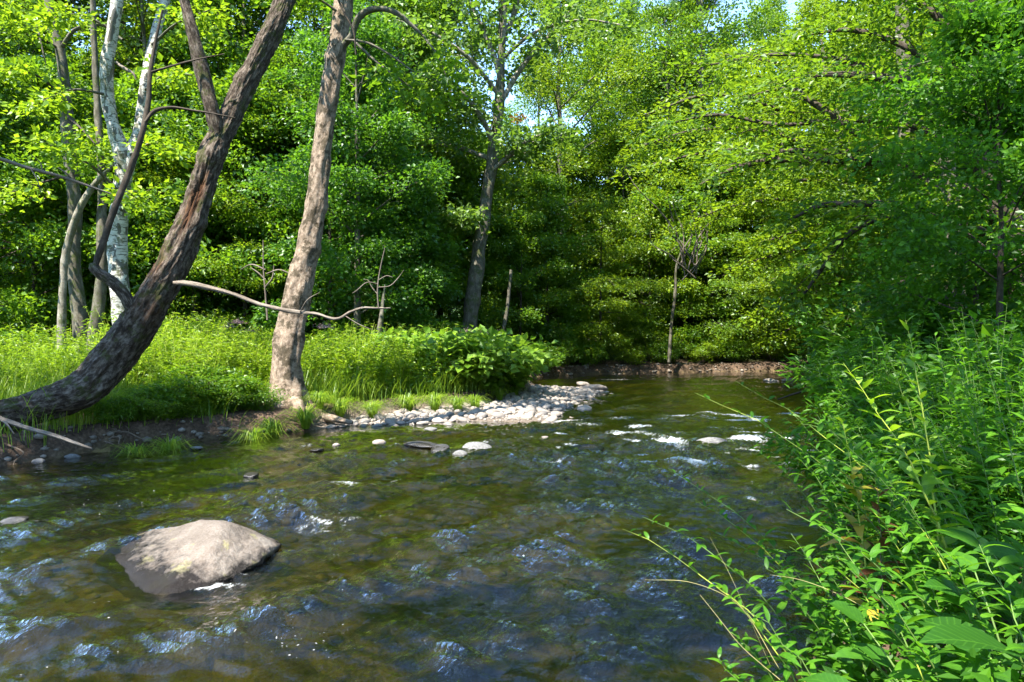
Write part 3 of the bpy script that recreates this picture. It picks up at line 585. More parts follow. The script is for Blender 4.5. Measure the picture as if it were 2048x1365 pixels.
def make_herb(name, seed, nst, H, leaf, nleaf, L, W, spread, stem, droop=.25):
    """clump of upright stems with narrow leaves all along"""
    r = np.random.default_rng(seed); ps = []; pos = []; d = []; ll = []
    for k in range(nst):
        a = r.uniform(0, 6.28); b = np.array([math.cos(a), math.sin(a), 0]) * r.uniform(0, spread); h = H * r.uniform(.6, 1.1); n = 7; s = np.linspace(0, 1, n)[:, None]
        p = b + np.array([math.cos(a), math.sin(a), 0]) * s ** 2 * h * r.uniform(.1, .4) + np.array([0, 0, 1]) * s * h; ps.append(p)
        for q_ in range(nleaf):
            f = r.uniform(.12, 1); az = q_ * 2.4 + r.uniform(-.3, .3); pos.append([np.interp(f, s[:, 0], p[:, j]) for j in range(3)]); d.append(unit(az, r.uniform(.1, .7))); ll.append(L * r.uniform(.6, 1.2) * (1.15 - .6 * f))
    ps = np.array(ps); T = tubes(ps, np.broadcast_to(np.linspace(.005, .0015, 7), ps.shape[:2]), 3)
    pos = np.array(pos); d = np.array(d); ll = np.array(ll); nn = np.array([0, 0, 1.]) + r.normal(0, .35, pos.shape) - d * .3
    V, F = leafquads(pos, nn, d, ll, ll * W / L, droop); t = np.clip(r.normal(.5, .25, len(pos)) + .2 * (pos[:, 2] / H - .5), 0, 1)
    return mk(name + '_stems', T[0], T[1], stem, T[2]), mk(name + '_foliage', V, F, leaf, attrs=dict(tint=np.repeat(t, 4)), smooth=False)
SH['herb'] = make_herb('meadow_herb', 31, 30, 1.15, LM['herb'], 40, .13, .036, .5, ST['lime'])
SH['herbb'] = make_herb('meadow_herb_b', 32, 28, 1.0, LM['herb'], 38, .14, .045, .5, ST['green'])
SH['herbg'] = make_herb('bank_herb', 33, 20, 1.45, LM['bank'], 46, .15, .055, .4, ST['green'])

# ------------------------------------------------------------ hero trees on the left bank
def pxpath(pts, n): return spline(np.array([list(P(a, b, Y)) + [rp / FPX * Y] for a, b, Y, rp in pts]), n)
def bark_disp(amp, ka, kv, seed, extra=None):
    def f(r, th, ln, pos):
        B, n, m = r.shape; c = np.stack(np.broadcast_arrays(np.cos(th)[None, None] * ka, np.sin(th)[None, None] * ka, ln[..., None] * kv), -1)
        rid = 1 - np.abs(vn(c + np.stack([vn(c * .7 + 5, seed + 9)] * 3, -1) * .7, seed)) ** .7 * 2; fine = vn(c * np.array([2.2, 2.2, 5.]), seed + 2); big = vn(c * np.array([.35, .35, .5]), seed + 4)
        o = r * (1 + .14 * big) + amp * (rid + .7 * fine) * (.8 + .5 * big)
        if extra is not None: o = extra(o, pos, r)
        return o
    return f
def pyx(pos):
    q_ = pos[..., 1]; a = pos[..., 0] / q_ * FPX + CX; b = CY + 17.5 - (pos[..., 2] - CAMZ) / q_ * FPX; return a, b
# leaning tree
LEAN = [(-230, 905, 8.9, 46), (-110, 868, 9.2, 38), (0, 832, 9.5, 31), (85, 810, 9.7, 31), (165, 778, 9.85, 37), (230, 714, 10.0, 34), (276, 650, 10.05, 34), (312, 590, 10.1, 30), (346, 530, 10.15, 28), (375, 462, 10.2, 26), (400, 390, 10.25, 23), (425, 310, 10.3, 21), (460, 232, 10.4, 20.5), (500, 150, 10.5, 19), (540, 72, 10.6, 19), (575, -10, 10.7, 18), (620, -130, 10.9, 15), (680, -300, 11.1, 11), (720, -460, 11.2, 7)]
sp = pxpath(LEAN, 420); wnd = {}
def lean_extra(o, pos, r):
    a, b = pyx(pos); near = 1.0
    facing = (pos[..., 1] < (sp[:, 1][None, :, None]) + .03)
    w1 = np.exp(-(((a - (392 - (b - 430) * .42)) / 15) ** 2 + ((b - 440) / 62) ** 2) ** 2) * facing
    w2 = np.exp(-(((a - 296) / 26) ** 2 + ((b - 655) / 30) ** 2)) * facing
    w3 = np.exp(-(((a - 315 - (560 - b) * .25) / 13) ** 2 + ((b - 560) / 45) ** 2) ** 2) * facing
    wnd['w'] = np.clip(w1 * 1.1 + w2 * .55 + w3 * .6, 0, 1)
    kn = np.exp(-(((a - 432) / 22) ** 2 + ((b - 345) / 20) ** 2)) + np.exp(-(((a - 398) / 16) ** 2 + ((b - 482) / 16) ** 2)) + .8 * np.exp(-(((a - 470) / 18) ** 2 + ((b - 190) / 16) ** 2))
    return o - w1 * .07 + w2 * (.03 + .03 * vn(pos * 22, 5)) + kn * .055
tv, tf, tu = tubes(sp[None, :, :3], sp[None, :, 3], 96, bark_disp(.018, 8, 4.2, 60, lean_extra))
lean = thing('leaning_tree', 'thick weathered dark trunk leaning right over the left bank with a hollow wound', 'tree', (P(-110, 868, 9.2)[0], 9.2, gz(P(-110, 868, 9.2)[0], 9.2)))
def world_ob(name, me, parent):
    o = ob(name, me, parent); o.matrix_parent_inverse = Matrix.Translation(parent.location).inverted(); return o
world_ob('trunk', mk('leaning_trunk', tv, tf, BK['lean'], tu, dict(wound=wnd['w'].ravel())), lean)
def limb(name, pts, parent, mat, n=40, seg=16, amp=.006, wound=False):
    s_ = pxpath(pts, n); v, f, u = tubes(s_[None, :, :3], s_[None, :, 3], seg, bark_disp(amp, 3, 6, len(pts) + 70))
    return world_ob(name, mk(name + '_shape', v, f, mat, u, dict(wound=np.zeros(len(v))) if wound else None), parent), s_
limb('limb', [(436, 290, 10.3, 9), (432, 250, 10.25, 14), (426, 225, 10.22, 14), (412, 175, 10.2, 14), (398, 120, 10.15, 13), (383, 60, 10.1, 11), (370, 10, 10.1, 10), (355, -80, 10.0, 8), (350, -200, 9.9, 4)], lean, BK['lean'], 60, 24, .009, True)
limb('branch_stub', [(275, 640, 10.0, 13), (262, 612, 9.9, 12), (245, 585, 9.85, 11), (222, 562, 9.8, 11), (196, 545, 9.75, 10), (184, 531, 9.75, 8), (180, 528, 9.75, 2)], lean, BK['lean'], 40, 20, .009, True)
limb('dark_branch', [(190, 540, 9.75, 4), (193, 522, 9.75, 6), (208, 480, 9.75, 6.5), (230, 415, 9.75, 6.5), (258, 345, 9.8, 6), (286, 262, 9.85, 5.5), (298, 195, 9.9, 5), (300, 150, 9.9, 4), (310, 90, 9.95, 3), (325, 20, 10, 2)], lean, BK['dark'], 50, 10, .003)
limb('dark_branch', [(290, 245, 9.85, 3.5), (310, 222, 9.9, 4), (332, 216, 9.95, 3), (390, 222, 10, 2), (470, 236, 10.2, 1.2)], lean, BK['dark'], 30, 8, .002)
limb('dark_branch', [(302, 145, 9.9, 2.5), (345, 132, 9.9, 2.2), (400, 118, 10, 1.5), (450, 108, 10, .8)], lean, BK['dark'], 30, 8, .002)
dbr, _ = limb('dead_branch', [(a_, b_, c_, d_ * .6 * (1 + .18 * ((k_ * 7) % 3 - 1))) for k_, (a_, b_, c_, d_) in enumerate([(350, 566, 10.0, 9), (372, 567, 9.85, 8), (420, 576, 9.7, 7.5), (470, 590, 9.6, 7), (530, 612, 9.5, 6.5), (580, 622, 9.45, 6), (630, 628, 9.4, 5), (678, 637, 9.35, 4.5), (700, 625, 9.35, 3.8), (725, 616, 9.3, 3.4), (755, 617, 9.3, 2.6), (781, 617, 9.3, 1)])], lean, BK['dead'], 90, 12, .006)
for tw in ([(757, 617, 9.3, 1.6), (755, 580, 9.3, 1.5), (762, 530, 9.3, 1.3), (770, 495, 9.3, .8)], [(755, 568, 9.3, 1.1), (735, 565, 9.25, 1), (715, 580, 9.2, .8), (705, 587, 9.2, .4)], [(757, 575, 9.3, 1.1), (780, 572, 9.3, .9), (795, 558, 9.3, .8), (808, 540, 9.3, .4)], [(756, 590, 9.3, 1), (742, 572, 9.35, .8), (735, 560, 9.35, .6), (727, 560, 9.35, .3)], [(758, 560, 9.3, .9), (775, 552, 9.3, .8), (785, 555, 9.3, .4)], [(690, 632, 9.35, 1.1), (720, 650, 9.3, .8), (745, 660, 9.3, .4)], [(600, 625, 9.4, 1.2), (615, 600, 9.35, .9), (640, 585, 9.3, .5)]):
    o_, _ = limb('dead_twig', tw, lean, BK['dead'], 14, 5, .0005); o_.parent = dbr; o_.matrix_parent_inverse = Matrix.Identity(4)
# straight tree
DY = .55
STR = [(a_, b_, c_ + DY, d_ * .88) for a_, b_, c_, d_ in [(578, 860, 12.3, 64), (577, 828, 12.3, 54), (575, 802, 12.35, 44), (573, 775, 12.4, 37), (572, 735, 12.42, 33), (577, 690, 12.45, 33), (587, 640, 12.5, 30), (598, 585, 12.5, 28), (608, 530, 12.55, 26), (620, 470, 12.6, 24), (633, 400, 12.6, 23), (641, 330, 12.65, 22), (651, 250, 12.7, 21), (660, 180, 12.7, 21), (670, 120, 12.75, 20), (680, 60, 12.8, 20), (689, 0, 12.85, 19), (700, -100, 12.9, 17), (710, -260, 13, 13), (730, -480, 13, 8)]]
sp2 = pxpath(STR, 280)
def str_extra(o, pos, r):
    a, b = pyx(pos); th = np.arctan2(pos[..., 0] - sp2[:, 0][None, :, None], pos[..., 1] - sp2[:, 1][None, :, None])
    fl = np.clip((b - 770) / 90, 0, 1) ** 1.5
    kn = np.exp(-(((a - 655) / 13) ** 2 + ((b - 150) / 14) ** 2)) + np.exp(-(((a - 632) / 14) ** 2 + ((b - 535) / 12) ** 2)) + .7 * np.exp(-(((a - 655) / 14) ** 2 + ((b - 452) / 12) ** 2))
    return o * (1 + .28 * fl * np.cos(th * 5 + 1)) + kn * .04
tv, tf, tu = tubes(sp2[None, :, :3], sp2[None, :, 3], 64, bark_disp(.009, 7, 6, 80, str_extra))
stt = thing('straight_tree', 'tall tan mottled trunk with flared base standing at the gravel edge of the left bank', 'tree', (sp2[0, 0], sp2[0, 1], gz(sp2[0, 0], sp2[0, 1])))
world_ob('trunk', mk('straight_trunk', tv, tf, BK['tan'], tu), stt)
for rp in ([(598, 822, 12.75, 16), (630, 832, 12.6, 11), (665, 838, 12.5, 8), (705, 846, 12.45, 4)], [(560, 822, 12.75, 16), (530, 838, 12.5, 11), (505, 850, 12.35, 8), (480, 860, 12.2, 4)], [(580, 826, 12.7, 16), (585, 846, 12.4, 11), (600, 862, 12.15, 6)]):
    limb('root', rp, stt, BK['tan'], 30, 12, .006)
limb('curved_branch', [(688, 90, 12.8, 6), (703, 72, 12.75, 7), (712, 45, 12.7, 7), (730, 25, 12.65, 6.5), (760, 18, 12.6, 6), (795, 28, 12.5, 5), (820, 48, 12.5, 4), (845, 70, 12.5, 2)], stt, BK['grey'], 40, 12, .004)
limb('thin_branch', [(690, 80, 12.7, 2.5), (730, 85, 12.6, 2.5), (780, 110, 12.5, 2), (830, 145, 12.4, 1.6), (880, 165, 12.4, 1)], stt, BK['grey'], 30, 8, .001)
limb('vine', [(668, -20, 12.5, 2.2), (690, 30, 12.5, 2.2), (706, 60, 12.5, 2), (712, 110, 12.5, 1.5)], stt, BK['dark'], 24, 6, .001)
# white barked forked tree
bir = thing('birch_tree', 'white barked forked tree behind the leaning trunk', 'tree', (P(248, 690, 14.5)[0], 14.5, gz(P(248, 690, 14.5)[0], 14.5)))
limb('trunk', [(a_, b_, c_, d_ * .88) for a_, b_, c_, d_ in [(262, 760, 14.5, 26), (252, 690, 14.5, 23), (243, 620, 14.5, 21), (236, 550, 14.5, 20), (235, 480, 14.5, 19), (241, 400, 14.5, 19), (247, 350, 14.5, 19), (243, 300, 14.45, 17), (232, 270, 14.4, 15), (222, 235, 14.4, 14), (214, 190, 14.35, 14), (214, 140, 14.3, 14), (222, 80, 14.3, 13), (232, 20, 14.25, 12.5), (238, -40, 14.2, 12), (250, -180, 14, 9), (270, -360, 14, 5)]], bir, BK['birch'], 140, 32, .006)
limb('limb', [(250, 345, 14.5, 14), (262, 310, 14.5, 12), (275, 275, 14.55, 11), (284, 225, 14.6, 10.5), (290, 175, 14.6, 10), (300, 120, 14.65, 9.5), (314, 60, 14.7, 9), (328, 10, 14.75, 9), (345, -60, 14.8, 8), (380, -220, 15, 5)], bir, BK['birch'], 70, 24, .005)
limb('branch', [(232, 125, 14.3, 3), (250, 138, 14.2, 3.2), (268, 150, 14.2, 2.6), (272, 160, 14.2, 1)], bir, BK['dead'], 24, 8, .001)
# crowns above the frame for the three bank trees
def crown_for(parent, origin, seed, leafm, n=9, spread=3.0, zlo=0, zhi=4, m=20, az0=0):
    r = np.random.default_rng(seed); limbs = []
    for k in range(n):
        b = origin + np.array([0, 0, zlo + (zhi - zlo) * k / n]); l = spread * r.uniform(.7, 1.2); limbs.append((limb_path(b, az0 + k * 2.4, r.uniform(.1, .7), l, .1, 0, r=r), .05, l))
    subs, srad, cl, cdir = dress(limbs, r, 6, .45)
    lp = np.array([l[0] for l in limbs]); lr = np.array([np.linspace(.05, .008, lp.shape[1]) for l in limbs]); b = merge([tubes(lp, lr, 5), tubes(subs, srad, 3)])
    V, F, t = spray(cl, cdir, r, m, .42, .08, .12, .085)
    world_ob('branches', mk('upper_branches', b[0], b[1], BK['grey'], b[2]), parent); world_ob('crown', mk('upper_crown', V, F, leafm, attrs=dict(tint=t), smooth=False), parent)
crown_for(lean, sp[-1, :3] + np.array([0, 0, -2.2]), 5, LM['maple'], 8, 2.6)
crown_for(stt, sp2[-1, :3] + np.array([0, 0, -2.0]), 6, LM['maple'], 8, 2.4)
crown_for(bir, P(265, -330, 14) + np.array([0, 0, -.5]), 7, LM['maple'], 5, 1.9, 0, 3)
def leafy_limbs(parent, limbs_px, bark, leafm, seed, m=16, rad=.34, L=.12, W=.08, nsub=7, sublen=.4):
    r = np.random.default_rng(seed); lim = []
    for lp in limbs_px:
        _, s_ = limb('leafy_branch', lp, parent, bark, 24, 6, .001); lim.append((s_[:, :3], float(s_[:, 3].mean()), float(np.linalg.norm(s_[-1, :3] - s_[0, :3]))))
    subs, srad, cl, cdir = dress(lim, r, nsub, sublen, .05, .25, 3, fmin=.3); q_ = tubes(subs, srad * .5, 3); world_ob('twigs', mk('leafy_twigs', q_[0], q_[1], bark, q_[2]), parent)
    V, F, tt = spray(cl, cdir, r, m, rad, .05, L, W, .5, .1, .26); world_ob('foliage', mk('leafy_sprays', V, F, leafm, attrs=dict(tint=tt), smooth=False), parent)
leafy_limbs(bir, [[(292, 180, 14.5, 3), (330, 150, 14.0, 2.4), (385, 150, 13.5, 1.2)], [(215, 190, 14.3, 3), (150, 180, 13.8, 2.4), (60, 215, 13.4, 1.2)], [(240, 385, 14.4, 3), (180, 330, 13.9, 2.4), (80, 280, 13.5, 1.2)], [(262, 310, 14.4, 3), (310, 285, 13.9, 2), (350, 300, 13.5, 1)], [(240, 420, 14.4, 3), (265, 400, 13.8, 2), (300, 380, 13.3, 1)], [(305, 90, 14.6, 3), (350, 50, 14.2, 2.4), (420, 20, 13.8, 1)], [(225, 60, 14.3, 3), (160, 30, 13.9, 2), (90, 40, 13.5, 1)]], BK['grey'], LM['herb'], 41)
leafy_limbs(stt, [[(700, 75, 13.2, 3), (760, 130, 12.8, 2.2), (830, 180, 12.5, 1)], [(845, 70, 12.9, 2), (880, 120, 12.6, 1.5), (900, 180, 12.4, 1)], [(685, 30, 13.3, 3), (620, -10, 13, 2), (540, -20, 12.6, 1)]], BK['grey'], LM['maple'], 42, 14)
# other stems on the left
def stem_tree(name, label, ctrl, mat, branches=(), seg=16, amp=.006, cat='tree'):
    c0 = P(*ctrl[0][:3]); t = thing(name, label, cat, (c0[0], c0[1], gz(c0[0], c0[1])))
    limb('trunk', ctrl, t, mat, 80, seg, amp)
    for b in branches: limb('branch', b, t, mat, 24, 8, .002)
    return t
stem_tree('crooked_tree', 'thin crooked dark trunk left of the white barked tree', [(168, 720, 15.5, 16), (163, 660, 15.5, 15), (155, 590, 15.5, 14), (146, 520, 15.5, 13), (150, 440, 15.6, 12), (142, 330, 15.6, 12), (134, 230, 15.6, 12), (128, 165, 15.6, 11), (122, 110, 15.6, 9), (104, 50, 15.6, 8), (96, -20, 15.6, 8), (90, -200, 15.6, 5)], BK['grey'],
    ([(120, 100, 15.6, 4), (150, 60, 15.5, 4), (200, 50, 15.5, 3.5), (245, 80, 15.4, 2.5)], [(110, 70, 15.6, 3), (75, 40, 15.5, 2.6), (82, 85, 15.4, 1.8), (92, 130, 15.3, 1)]))
leafy_limbs(bpy.data.objects['crooked_tree'], [[(130, 200, 15.6, 3), (70, 150, 15, 2), (-20, 140, 14.6, 1)], [(140, 350, 15.6, 3), (70, 370, 15, 2), (-20, 400, 14.6, 1)], [(130, 230, 15.6, 3), (165, 260, 15, 2), (200, 300, 14.5, 1)], [(120, 100, 15.6, 3), (60, 60, 15, 2), (10, 20, 14.6, 1)]], BK['dark'], LM['herb'], 43, 16)
stem_tree('slender_tree', 'slender grey stem between the crooked trunk and the white barked tree', [(180, 720, 15, 13), (192, 650, 15, 12), (200, 590, 15, 11), (206, 530, 15, 10.5), (203, 470, 15, 9), (205, 400, 15.1, 8), (200, 300, 15.2, 7), (192, 160, 15.3, 6), (185, 0, 15.3, 5), (180, -150, 15.3, 3)], BK['grey'])
stem_tree('pale_sapling', 'thin pale curving stem crossing behind the crooked trunk', [(124, 735, 15, 8), (123, 660, 15, 8), (125, 590, 15, 7), (130, 520, 15, 7), (146, 455, 14.9, 7), (166, 405, 14.8, 6.5), (187, 372, 14.8, 6), (212, 345, 14.7, 4), (232, 325, 14.7, 2)], BK['pale'])
stem_tree('dead_bough', 'bare grey bough crossing in from the left edge above the bank', [(-60, 305, 9.3, 4), (0, 318, 9.4, 3.6), (50, 335, 9.5, 3.4), (110, 350, 9.5, 3.2), (170, 370, 9.6, 2.6), (222, 388, 9.7, 1.6)], BK['dead'],
    ([(85, 342, 9.5, 1.6), (80, 325, 9.5, 1.2), (62, 310, 9.4, .6)], [(150, 364, 9.6, 1.4), (130, 345, 9.5, 1.1), (115, 335, 9.5, .6)], [(60, 336, 9.5, 1.2), (75, 362, 9.4, .9), (82, 385, 9.4, .5)]), 8, .001, 'branch')
stem_tree('dead_sapling', 'small bare dead sapling behind the thin dead branch, left of the straight trunk', [(535, 640, 13.5, 2), (531, 590, 13.5, 1.8), (527, 540, 13.5, 1.4), (526, 480, 13.5, .6)], BK['dead'],
    ([(530, 575, 13.5, 1.6), (545, 555, 13.4, 1.4), (548, 530, 13.4, .8)], [(531, 560, 13.5, 1.4), (515, 545, 13.5, 1.2), (500, 535, 13.5, .6)], [(533, 548, 13.5, 1.4), (560, 540, 13.3, 1.2), (590, 550, 13.2, 1), (625, 530, 13.1, .6)], [(531, 540, 13.5, 1.4), (500, 530, 13.6, 1.2), (480, 540, 13.6, .5)]), 8, .001, 'sapling')
# fallen branch and roots on the left bank
fb = thing('fallen_branch', 'pale bare fallen branch sloping down to the water at the left edge', 'branch', tuple(P(0, 850, 8.6)))
limb('stem', [(-60, 815, 8.7, 5), (0, 838, 8.6, 5), (60, 858, 8.5, 4.8), (110, 872, 8.45, 4.4), (160, 890, 8.4, 3.6), (185, 898, 8.4, 2)], fb, BK['dead'], 40, 8, .003)
limb('side_twig', [(0, 838, 8.6, 2.2), (15, 850, 8.5, 2), (28, 868, 8.45, 1)], fb, BK['dead'], 14, 6, .001)
rr = np.random.default_rng(3)
rt = tag(thing('exposed_roots', 'tangle of dark exposed roots in the eroded bank under the leaning trunk', 'roots', tuple(P(60, 900, 8.9))), None)
for k in range(26):
    x0 = rr.uniform(-120, 330); Y0 = np.interp(x0, [-120, 0, 180, 330], [8.7, 9.2, 10.15, 10.95]) ; y0 = np.interp(x0, [-120, 330], [868, 855]) + rr.uniform(-14, 14)
    p0 = P(x0, y0, Y0); n = 6; st = np.cumsum(np.r_[[[0, 0, 0]], np.c_[rr.normal(.02, .10, n), rr.uniform(-.10, .02, n), rr.uniform(-.11, .01, n)]], 0); pp = p0 + st; pp[:, 2] = np.maximum(pp[:, 2], -.08); pp = spline(pp, 18)
    v, f, u = tubes(pp[None], np.linspace(rr.uniform(.012, .032), .005, 18)[None], 7); world_ob('root', mk('root_shape', v, f, BK['root'], u), rt)

# ------------------------------------------------------------ the overhanging trees on the right bank and the pale tree in the middle
def custom_tree(name, label, trunk, limbs_px, bark, limbbark, leafm, seed, nsub, sublen, m, rad, L, W, thick=.05, jit=.35, droop=.3, ncl=3, tw=.22, thin=(), tn=90, fmin=.1):
    c0 = P(*trunk[0][:3]); t = thing(name, label, 'tree', (c0[0], c0[1], gz(c0[0], c0[1]))); r = np.random.default_rng(seed)
    limb('trunk', trunk, t, bark, tn, 20, .008); lim = []
    for lp in limbs_px:
        _, s_ = limb('limb', lp, t, limbbark, 30, 10, .004); lim.append((s_[:, :3], float(s_[:, 3].mean()), float(np.linalg.norm(s_[-1, :3] - s_[0, :3]))))
    subs, srad, cl, cdir = dress(lim, r, nsub, sublen, .05, droop, ncl, fmin=fmin)
    b = tubes(subs, srad, 4); world_ob('twigs', mk(name + '_twigs', b[0], b[1], limbbark, b[2]), t)
    V, F, tt = spray(cl, cdir, r, m, rad, thick, L, W, jit, .1, tw); world_ob('crown', mk(name + '_crown', V, F, leafm, attrs=dict(tint=tt), smooth=False), t)
    return t
custom_tree('sycamore_tree', 'pale mottled trunk rising through the foliage in the middle, spreading into a tall airy crown',
    [(930, 730, 25, 17), (938, 660, 25, 16), (950, 560, 25, 15), (962, 470, 25, 13.5), (974, 390, 25, 12.5), (984, 330, 25, 12), (991, 270, 25, 11), (998, 210, 25, 10), (1002, 140, 25, 8), (1004, 60, 25, 7), (1000, -30, 25, 5), (995, -160, 25, 3)],
    [[(980, 345, 25, 6), (1010, 320, 24.6, 5), (1060, 280, 24, 4), (1110, 262, 23.5, 3)], [(988, 290, 25, 6), (960, 230, 24.5, 5), (915, 180, 24, 4), (860, 150, 23.6, 2.5)], [(996, 215, 25, 6), (1040, 140, 25.2, 5), (1100, 70, 25.6, 4), (1150, 10, 26, 3)], [(1000, 150, 25, 6), (975, 80, 25, 5), (940, 10, 25, 4), (900, -60, 25, 3)], [(1002, 90, 25, 5), (1030, 20, 25, 5), (1040, -60, 25, 4), (1050, -150, 25, 2)], [(985, 320, 25, 6), (930, 300, 25.5, 4), (870, 290, 26, 3), (800, 300, 26, 2)], [(998, 190, 25, 5), (930, 110, 24, 4), (850, 60, 23.5, 3), (790, 40, 23, 2)], [(965, 440, 25, 5), (920, 430, 24.3, 3.5), (870, 440, 24, 2)], [(1001, 120, 25, 4), (1080, 60, 24, 3), (1170, 40, 23.5, 2), (1240, 50, 23, 2)], [(1003, 100, 25, 5), (1010, 20, 24.6, 4), (990, -60, 24.3, 3), (960, -140, 24, 2)]],
    BK['grey'], BK['pale'], LM['cool'], 14, 11, .46, 26, .58, .17, .14, .16, .7, .15)
custom_tree('overhanging_tree', 'dark limbed tree arching from the right bank over the river with layered yellow green foliage',
    [(2075, 720, 12.5, 34), (2060, 620, 12.6, 30), (2035, 520, 12.8, 27), (2005, 420, 13, 24), (1975, 340, 13.2, 21), (1960, 240, 13.4, 18), (1950, 120, 13.6, 15), (1945, -20, 13.8, 12), (1945, -250, 14, 7)],
    [[(1965, 345, 13.2, 15), (1925, 250, 13.0, 13), (1880, 200, 12.9, 11), (1830, 168, 12.9, 9.5), (1760, 155, 13.1, 8.5), (1700, 150, 13.4, 7), (1640, 150, 13.8, 4), (1560, 165, 14.2, 2)], [(2000, 420, 13, 12), (1900, 400, 12.9, 9), (1800, 330, 13.2, 9), (1715, 322, 13.6, 8.5), (1620, 320, 14, 8), (1530, 322, 14.4, 6.5), (1450, 345, 14.8, 4), (1400, 370, 15, 2)], [(1990, 400, 13, 10), (1880, 350, 13.4, 8), (1760, 300, 13.9, 7), (1680, 240, 14.3, 7), (1625, 205, 14.7, 6), (1585, 178, 15, 5), (1560, 178, 15.2, 3), (1480, 200, 15.6, 1.5)], [(1860, 380, 13.2, 8), (1760, 305, 13.7, 6), (1660, 303, 14.1, 5.5), (1550, 303, 14.5, 4), (1480, 310, 15, 2)], [(2010, 440, 13, 10), (1920, 420, 12.7, 8), (1820, 410, 12.7, 7), (1720, 408, 12.9, 6.5), (1640, 412, 13.2, 5), (1580, 440, 13.5, 2.5)], [(2030, 500, 12.8, 11), (1930, 450, 12.4, 8), (1830, 432, 12.3, 7), (1750, 440, 12.4, 6), (1690, 475, 12.6, 5.5), (1650, 530, 12.9, 4), (1600, 600, 13.2, 2)], [(1958, 230, 13.4, 9), (1880, 140, 13.6, 7), (1780, 80, 14, 6), (1690, 60, 14.4, 4), (1620, 70, 14.8, 2)], [(1950, 150, 13.6, 8), (1880, 40, 13.8, 7), (1790, -20, 14, 5), (1700, -30, 14.4, 3)], [(1970, 350, 13.2, 8), (1850, 260, 14, 6), (1700, 240, 15, 5), (1560, 250, 16, 4), (1430, 230, 17, 3), (1330, 250, 17.8, 1.5)], [(1960, 260, 13.4, 8), (1840, 180, 14.3, 6), (1680, 120, 15.4, 5), (1540, 110, 16.4, 3), (1420, 130, 17.4, 1.5)], [(2040, 540, 12.7, 8), (1940, 520, 12.3, 6), (1850, 540, 12.1, 5), (1760, 590, 12.1, 3), (1700, 630, 12.2, 1.5)]],
    BK['dark'], BK['dark'], LM['beech'], 15, 13, .34, 26, .48, .125, .075, .06, .5, .35)
custom_tree('hemlock_tree', 'yellow green layered tree leaning out over the far water right of the middle',
    [(1720, 700, 23, 11), (1716, 620, 23, 10), (1712, 520, 23, 9), (1705, 420, 23, 8), (1690, 320, 23, 7), (1670, 220, 23, 6), (1650, 130, 23, 4), (1640, 60, 23, 2)],
    [[(1706, 430, 23, 5), (1600, 400, 22.5, 4), (1480, 410, 22.3, 3), (1380, 440, 22.3, 2)], [(1695, 350, 23, 5), (1580, 310, 22.4, 4), (1450, 300, 22, 3), (1300, 330, 22, 2)], [(1680, 270, 23, 5), (1560, 220, 22.6, 4), (1420, 190, 22.5, 3), (1290, 230, 22.5, 2)], [(1665, 190, 23, 4), (1560, 130, 23, 3), (1450, 110, 23, 2)], [(1712, 510, 23, 4), (1600, 500, 22, 3), (1480, 530, 21.6, 2)], [(1714, 570, 23, 4), (1600, 580, 22, 3), (1500, 630, 21.8, 2)], [(1700, 380, 23, 4), (1620, 360, 21.6, 3), (1520, 380, 20.8, 2)], [(1710, 460, 23, 4), (1640, 450, 21.6, 3), (1540, 480, 20.8, 2)], [(1690, 330, 23, 5), (1560, 270, 23.4, 4), (1400, 260, 23.8, 3), (1260, 300, 24, 2)], [(1670, 230, 23, 4), (1590, 170, 22, 3), (1500, 150, 21.5, 2)], [(1714, 600, 23, 4), (1640, 620, 22, 3), (1560, 670, 21.6, 2)]],
    BK['grey'], BK['dark'], LM['lime'], 16, 12, .36, 34, .55, .14, .085, .07, .5, .4)

# russet sprays
def russet(parent, px, py, Y, n, rad, seed):
    r = np.random.default_rng(seed); c = P(px, py, Y) + r.normal(0, rad, (n, 3)) * np.array([1, .5, .6]); V, F, t = spray(c, nrm(r.normal(size=(n, 3))), r, 14, .16, .05, .12, .09, .7)
    world_ob('russet_leaves', mk('russet_leaves', V, F, LM['rust'], attrs=dict(tint=t), smooth=False), parent)
russet(bpy.data.objects['sycamore_tree'], 1040, 236, 23.4, 4, .12, 1)
